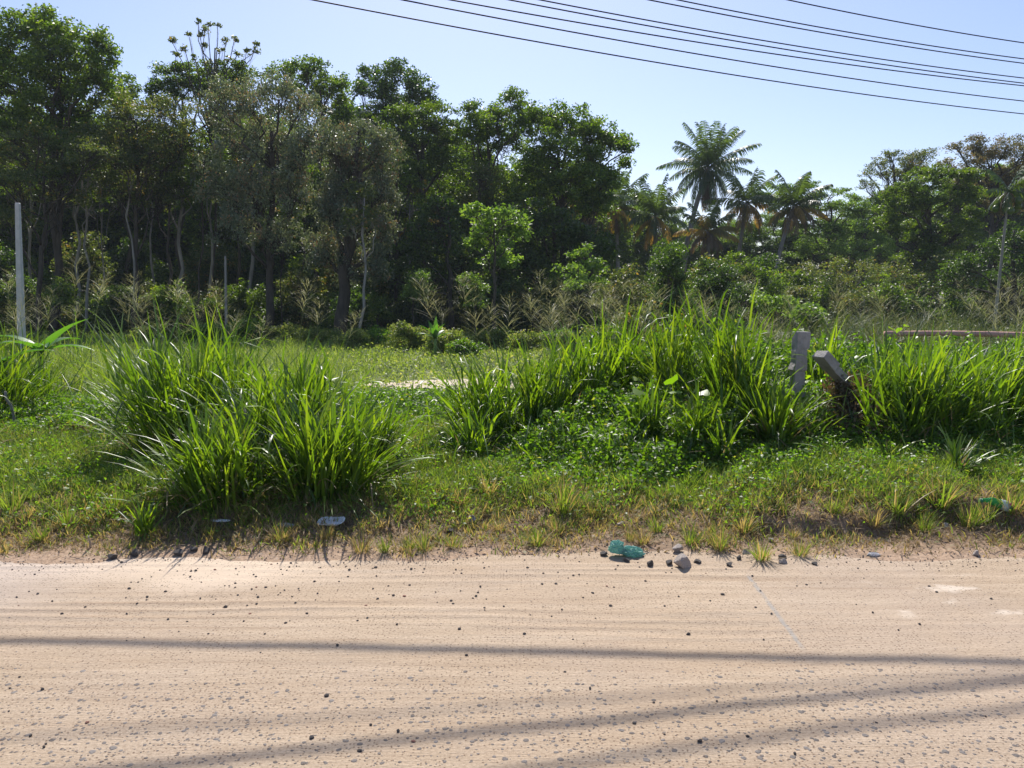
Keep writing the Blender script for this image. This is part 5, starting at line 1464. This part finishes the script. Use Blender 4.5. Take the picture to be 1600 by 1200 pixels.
rng = np.random.default_rng(1650)
g = Geo()
ico = dark[0]
for me_ in dark[:3]:
    vv = np.array([v.co[:] for v in me_.vertices]); ff = np.array([p_.vertices[:] for p_ in me_.polygons])
    n = 420
    px_ = rng.uniform(0, 1600, n); x = (px_ - 800) / F * 4.75; y = edge_y(x) + rng.normal(-0.02, 0.09, n) + 0.25 * (rng.random(n) < 0.3) * rng.random(n)
    zz = surf(x, y); sc_ = rng.uniform(0.004, 0.013, n)
    a = rng.random(n) * 6.28
    for i in range(n):
        c_, s_ = math.cos(a[i]), math.sin(a[i])
        W = vv * sc_[i]
        W = np.stack([W[:, 0] * c_ - W[:, 1] * s_, W[:, 0] * s_ + W[:, 1] * c_, W[:, 2]], 1) + [x[i], y[i], zz[i] + sc_[i] * 0.2]
        g.add(W, tris=ff)
GRAV = solid_mat('road_edge_gravel', [(0.3, (0.08, 0.07, 0.06)), (0.55, (0.22, 0.18, 0.15)), (0.75, (0.42, 0.36, 0.30))], scale=9, bscale=90, bump=0.3)
tag(g.build('gravel', GRAV), 'fine gravel scattered along the road edge', 'gravel', kind='stuff')
# ------------------------------------------------------------------ litter
def crumple_bm(size, seed, amp=0.35, fr=3.0, nu=28, nv=18, flatb=0.3):
    rng = np.random.default_rng(seed)
    K = rng.normal(0, 1, (14, 3)) * fr; ph = rng.random(14) * 6.28
    bm = bmesh.new(); rings = []
    for j in range(1, nv):
        th = math.pi * j / nv; ring = []
        for i in range(nu):
            a = 2 * math.pi * i / nu
            d = np.array([math.sin(th) * math.cos(a), math.sin(th) * math.sin(a), math.cos(th)])
            r = 1 + amp * float(np.sum(np.abs(np.sin(K @ d + ph))) / 14 * 2 - 1.2) + amp * 0.5 * abs(math.sin(float(K[0] @ d) * 3))
            v = d * r * np.asarray(size) * 0.5
            if v[2] < -size[2] * flatb: v[2] = -size[2] * flatb
            ring.append(bm.verts.new(v))
        rings.append(ring)
    t0 = bm.verts.new((0, 0, rings[0][0].co.z)); t1 = bm.verts.new((0, 0, rings[-1][0].co.z))
    for a, b in zip(rings, rings[1:]):
        for i in range(nu): bm.faces.new((a[i], b[i], b[(i + 1) % nu], a[(i + 1) % nu]))
    for i in range(nu):
        bm.faces.new((t0, rings[0][i], rings[0][(i + 1) % nu])); bm.faces.new((t1, rings[-1][(i + 1) % nu], rings[-1][i]))
    return bm
def litter(name, px, py, size, mat, seed, label, cat='litter', amp=0.35, fr=3.0, rot=0.0, lift=0.3):
    p = gnd(px, py)
    o = bm_obj(name, crumple_bm(size, seed, amp, fr), mat, None, (p[0], p[1], p[2] + size[2] * lift))
    o.rotation_euler = (0, 0, rot); tag(o, label, cat); return o
# knotted green bag: two flared lobes joined by a tight knot
p = gnd(975, 868)
bm = crumple_bm((0.075, 0.06, 0.08), 1701, 0.65, 4.5)
bmesh.ops.translate(bm, verts=list(bm.verts), vec=(-0.052, 0, 0.008))
for (sz, off, sd_) in (((0.115, 0.07, 0.062), (0.052, 0, -0.004), 1702), ((0.045, 0.035, 0.03), (-0.008, 0, 0.004), 1703)):
    b2 = crumple_bm(sz, sd_, 0.65, 4.5)
    for v in b2.verts: v.co = v.co + Vector(off)
    me = bpy.data.meshes.new('t'); b2.to_mesh(me); b2.free(); bm.from_mesh(me); bpy.data.meshes.remove(me)
o = bm_obj('plastic_bag', bm, FILMG, None, (p[0], p[1], p[2] + 0.03)); o.rotation_euler = (0, R(10), 0.1)
tag(o, 'knotted pale green plastic bag lying at the road edge', 'plastic bag')
litter('plastic_wrapper', 978, 748, (0.11, 0.08, 0.05), FILMW, 1710, 'crumpled clear white plastic on the weeds right of centre', amp=0.6, fr=4)
litter('plastic_wrapper', 803, 752, (0.10, 0.07, 0.03), FILMW, 1711, 'flat greyish plastic wrapper in the weeds at centre', amp=0.5, fr=4)
litter('plastic_bag', 277, 770, (0.15, 0.10, 0.09), FILMB, 1712, 'crumpled brownish plastic bag under the left grass clumps', 'plastic bag', amp=0.6, fr=4)
litter('plastic_wrapper', 343, 815, (0.12, 0.03, 0.018), FOIL, 1713, 'white strip of wrapper in front of the left grass clumps', amp=0.4, fr=4)
litter('plastic_wrapper', 700, 716, (0.03, 0.02, 0.05), FOIL, 1714, 'small white scrap on the blades at centre', amp=0.4, fr=4) if False else None
litter('paper_scrap', 445, 822, (0.09, 0.05, 0.02), FILMW, 1715, 'torn pale scraps of paper left of the foil plate', amp=0.7, fr=5)
litter('paper_scrap', 1365, 868, (0.06, 0.03, 0.02), FILMW, 1716, 'crumpled white paper scrap at the road edge on the right', amp=0.6, fr=5)
litter('paper_scrap', 1396, 790, (0.04, 0.03, 0.05), FILMB, 1717, 'beige scrap standing in the verge grass on the right', amp=0.5, fr=4)
litter('paper_scrap', 84, 795, (0.10, 0.05, 0.03), FILMB, 1718, 'brownish torn scrap in the dry grass at the lower left', amp=0.6, fr=4)
litter('plastic_wrapper', 1282, 545, (0.09, 0.06, 0.08), FILMW, 1719, 'x') if False else None
def lathe(profile, n=20):
    bm = bmesh.new(); rings = []
    for (z, r) in profile:
        rings.append([bm.verts.new((r * math.cos(2 * math.pi * i / n), r * math.sin(2 * math.pi * i / n), z)) for i in range(n)])
    for a, b in zip(rings, rings[1:]):
        for i in range(n): bm.faces.new((a[i], a[(i + 1) % n], b[(i + 1) % n], b[i]))
    bm.faces.new(rings[0][::-1]); bm.faces.new(rings[-1])
    return bm
# foil plate
p = gnd(518, 822)
bm = lathe([(0.0, 0.04), (0.002, 0.055), (0.016, 0.066), (0.018, 0.074), (0.020, 0.073), (0.019, 0.066), (0.006, 0.054), (0.005, 0.038)], 40)
for v in bm.verts:
    a = math.atan2(v.co.y, v.co.x); v.co.z += 0.006 * math.sin(a * 3 + 1) * (v.co.length / 0.07) + 0.0015 * math.sin(a * 17)
o = bm_obj('foil_plate', bm, FOIL, None, (p[0], p[1], p[2] + 0.02)); o.scale = (1.25, 1, 1); o.rotation_euler = (R(6), R(-3), 0.2)
tag(o, 'shiny white foil plate lying in front of the grass clumps', 'plate')
p = gnd(735, 814)
bm = lathe([(0, 0.014), (0.002, 0.018), (0.03, 0.021), (0.032, 0.022), (0.03, 0.0195), (0.004, 0.016)], 20)
o = bm_obj('cup', bm, FOIL, None, (p[0], p[1] - 0.01, p[2] + 0.022)); o.rotation_euler = (R(75), 0, 0.5)
tag(o, 'small white cup lying on its side in the turf at centre', 'cup')
# crushed green bottle
p = gnd(1560, 798)
root = empty('plastic_bottle', (p[0], p[1], p[2] + 0.05)); tag(root, 'crushed green plastic bottle lying in the verge grass at the right', 'bottle')
prof = [(-0.105, 0.006), (-0.105, 0.013), (-0.085, 0.013), (-0.08, 0.015), (-0.045, 0.03), (0.0, 0.032), (0.02, 0.030), (0.06, 0.032), (0.098, 0.031), (0.105, 0.024), (0.10, 0.01)]
prof = [(np.interp(i, range(len(prof)), [q[0] for q in prof]), np.interp(i, range(len(prof)), [q[1] for q in prof])) for i in np.linspace(0, len(prof) - 1, 41)]
def crush(v, k=1.0):
    t = v.co.z
    v.co.y *= 0.72 + 0.22 * math.sin(t * 60); v.co.x *= 1.0 + 0.10 * math.sin(t * 47 + v.co.y * 60)
    v.co.x += 0.010 * math.sin(t * 24)
bm = lathe(prof, 24)
for v in bm.verts: crush(v)
ax = (R(0), R(97), R(-12))
for nm, b2, mt in (('bottle_body', bm, BOTTLE),):
    o = bm_obj(nm, b2, mt, root); o.rotation_euler = ax
b2 = lathe([(0.012, 0.0305), (0.014, 0.0325), (0.05, 0.0335), (0.066, 0.0330), (0.068, 0.031)], 24)
for v in b2.verts: crush(v); v.co.x *= 1.03; v.co.y *= 1.05
o = bm_obj('bottle_label', b2, LABELM, root); o.rotation_euler = ax
b2 = lathe([(-0.124, 0.012), (-0.123, 0.0155), (-0.106, 0.016), (-0.105, 0.0145)], 20)
o = bm_obj('bottle_cap', b2, CAPM, root); o.rotation_euler = ax
b2 = lathe([(0.0, 0.011), (0.003, 0.010)], 16)
o = bm_obj('label_mark', b2, LABELR, root); o.location = (0.064, -0.034, 0.004); o.rotation_euler = (R(80), 0, R(-12))
# fallen stick and pale stubs
for k, (a, b, r_, m_, lab) in enumerate([((138, 838), (142, 856), 0.006, STONEL, 'short pale stub standing at the road edge at the left'),
                                     ((8, 612), (26, 668), 0.017, BARKL, 'pale leaning cane in the grass at the left edge')]):
    b0 = gnd(*b); t0 = at(a[0], a[1], b0[1] - 0.05)
    g = Geo(); tube(g, limb(b0, t0, rng, 6, 0.03) - b0, [r_, r_, r_ * .95, r_ * .9, r_ * .85, r_ * .8], 6)
    o = g.build('stick', m_); o.location = b0; tag(o, lab, 'stick')

HAZE = 0.00045
if HAZE:
    hm_, hnt, hout = nodes_of('air_haze')
    pv = hnt.nodes.new('ShaderNodeVolumePrincipled')
    pv.inputs['Color'].default_value = (0.82, 0.91, 1.0, 1); pv.inputs['Density'].default_value = HAZE; pv.inputs['Anisotropy'].default_value = 0.0
    hnt.links.new(pv.outputs[0], hout.inputs['Volume'])
    bm = bmesh.new(); bmesh.ops.create_cube(bm, size=1.0)
    for v in bm.verts: v.co = Vector((v.co.x * 1500, v.co.y * 1800 + 350, v.co.z * 24 + 10.0))
    ho = bm_obj('haze', bm, hm_); ho['kind'] = 'stuff'; ho['label'] = 'thin pale haze in the air'; ho['category'] = 'haze'
# ------------------------------------------------------------------ light and sky
w = bpy.data.worlds.new('World'); SC.world = w; w.use_nodes = True
nt = w.node_tree
bgn = nt.nodes['Background']
sky = nt.nodes.new('ShaderNodeTexSky'); sky.sky_type = 'NISHITA'; sky.sun_disc = False
sky.sun_elevation = R(SUN_EL); sky.sun_rotation = R(SUN_AZ)
sky.air_density = 1.0; sky.dust_density = 0.7; sky.ozone_density = 1.8; sky.altitude = 20
tint = nt.nodes.new('ShaderNodeMix'); tint.data_type = 'RGBA'; tint.blend_type = 'MULTIPLY'; tint.inputs[0].default_value = 1.0
tint.inputs[7].default_value = (0.97, 0.93, 1.04, 1)
nt.links.new(sky.outputs[0], tint.inputs[6]); nt.links.new(tint.outputs[2], bgn.inputs[0]); bgn.inputs[1].default_value = 0.095
sl = bpy.data.lights.new('sun', 'SUN'); sl.energy = 4.3; sl.angle = R(0.53); sl.color = (1.0, 0.95, 0.88)
so = bpy.data.objects.new('sun', sl); COL.objects.link(so)
so.rotation_euler = Vector((-sd[0], -sd[1], -sd[2])).to_track_quat('-Z', 'Y').to_euler()

SC.view_settings.view_transform = 'Standard'; SC.view_settings.look = 'None'
SC.view_settings.exposure = 0.65; SC.view_settings.gamma = 1.0
SC.render.engine = 'CYCLES'
SC.cycles.max_bounces = 8; SC.cycles.diffuse_bounces = 4; SC.cycles.transmission_bounces = 6; SC.cycles.glossy_bounces = 2
SC.cycles.use_denoising = True
SC.cycles.sample_clamp_indirect = 5; SC.cycles.sample_clamp_direct = 3.5
SC.render.use_persistent_data = False
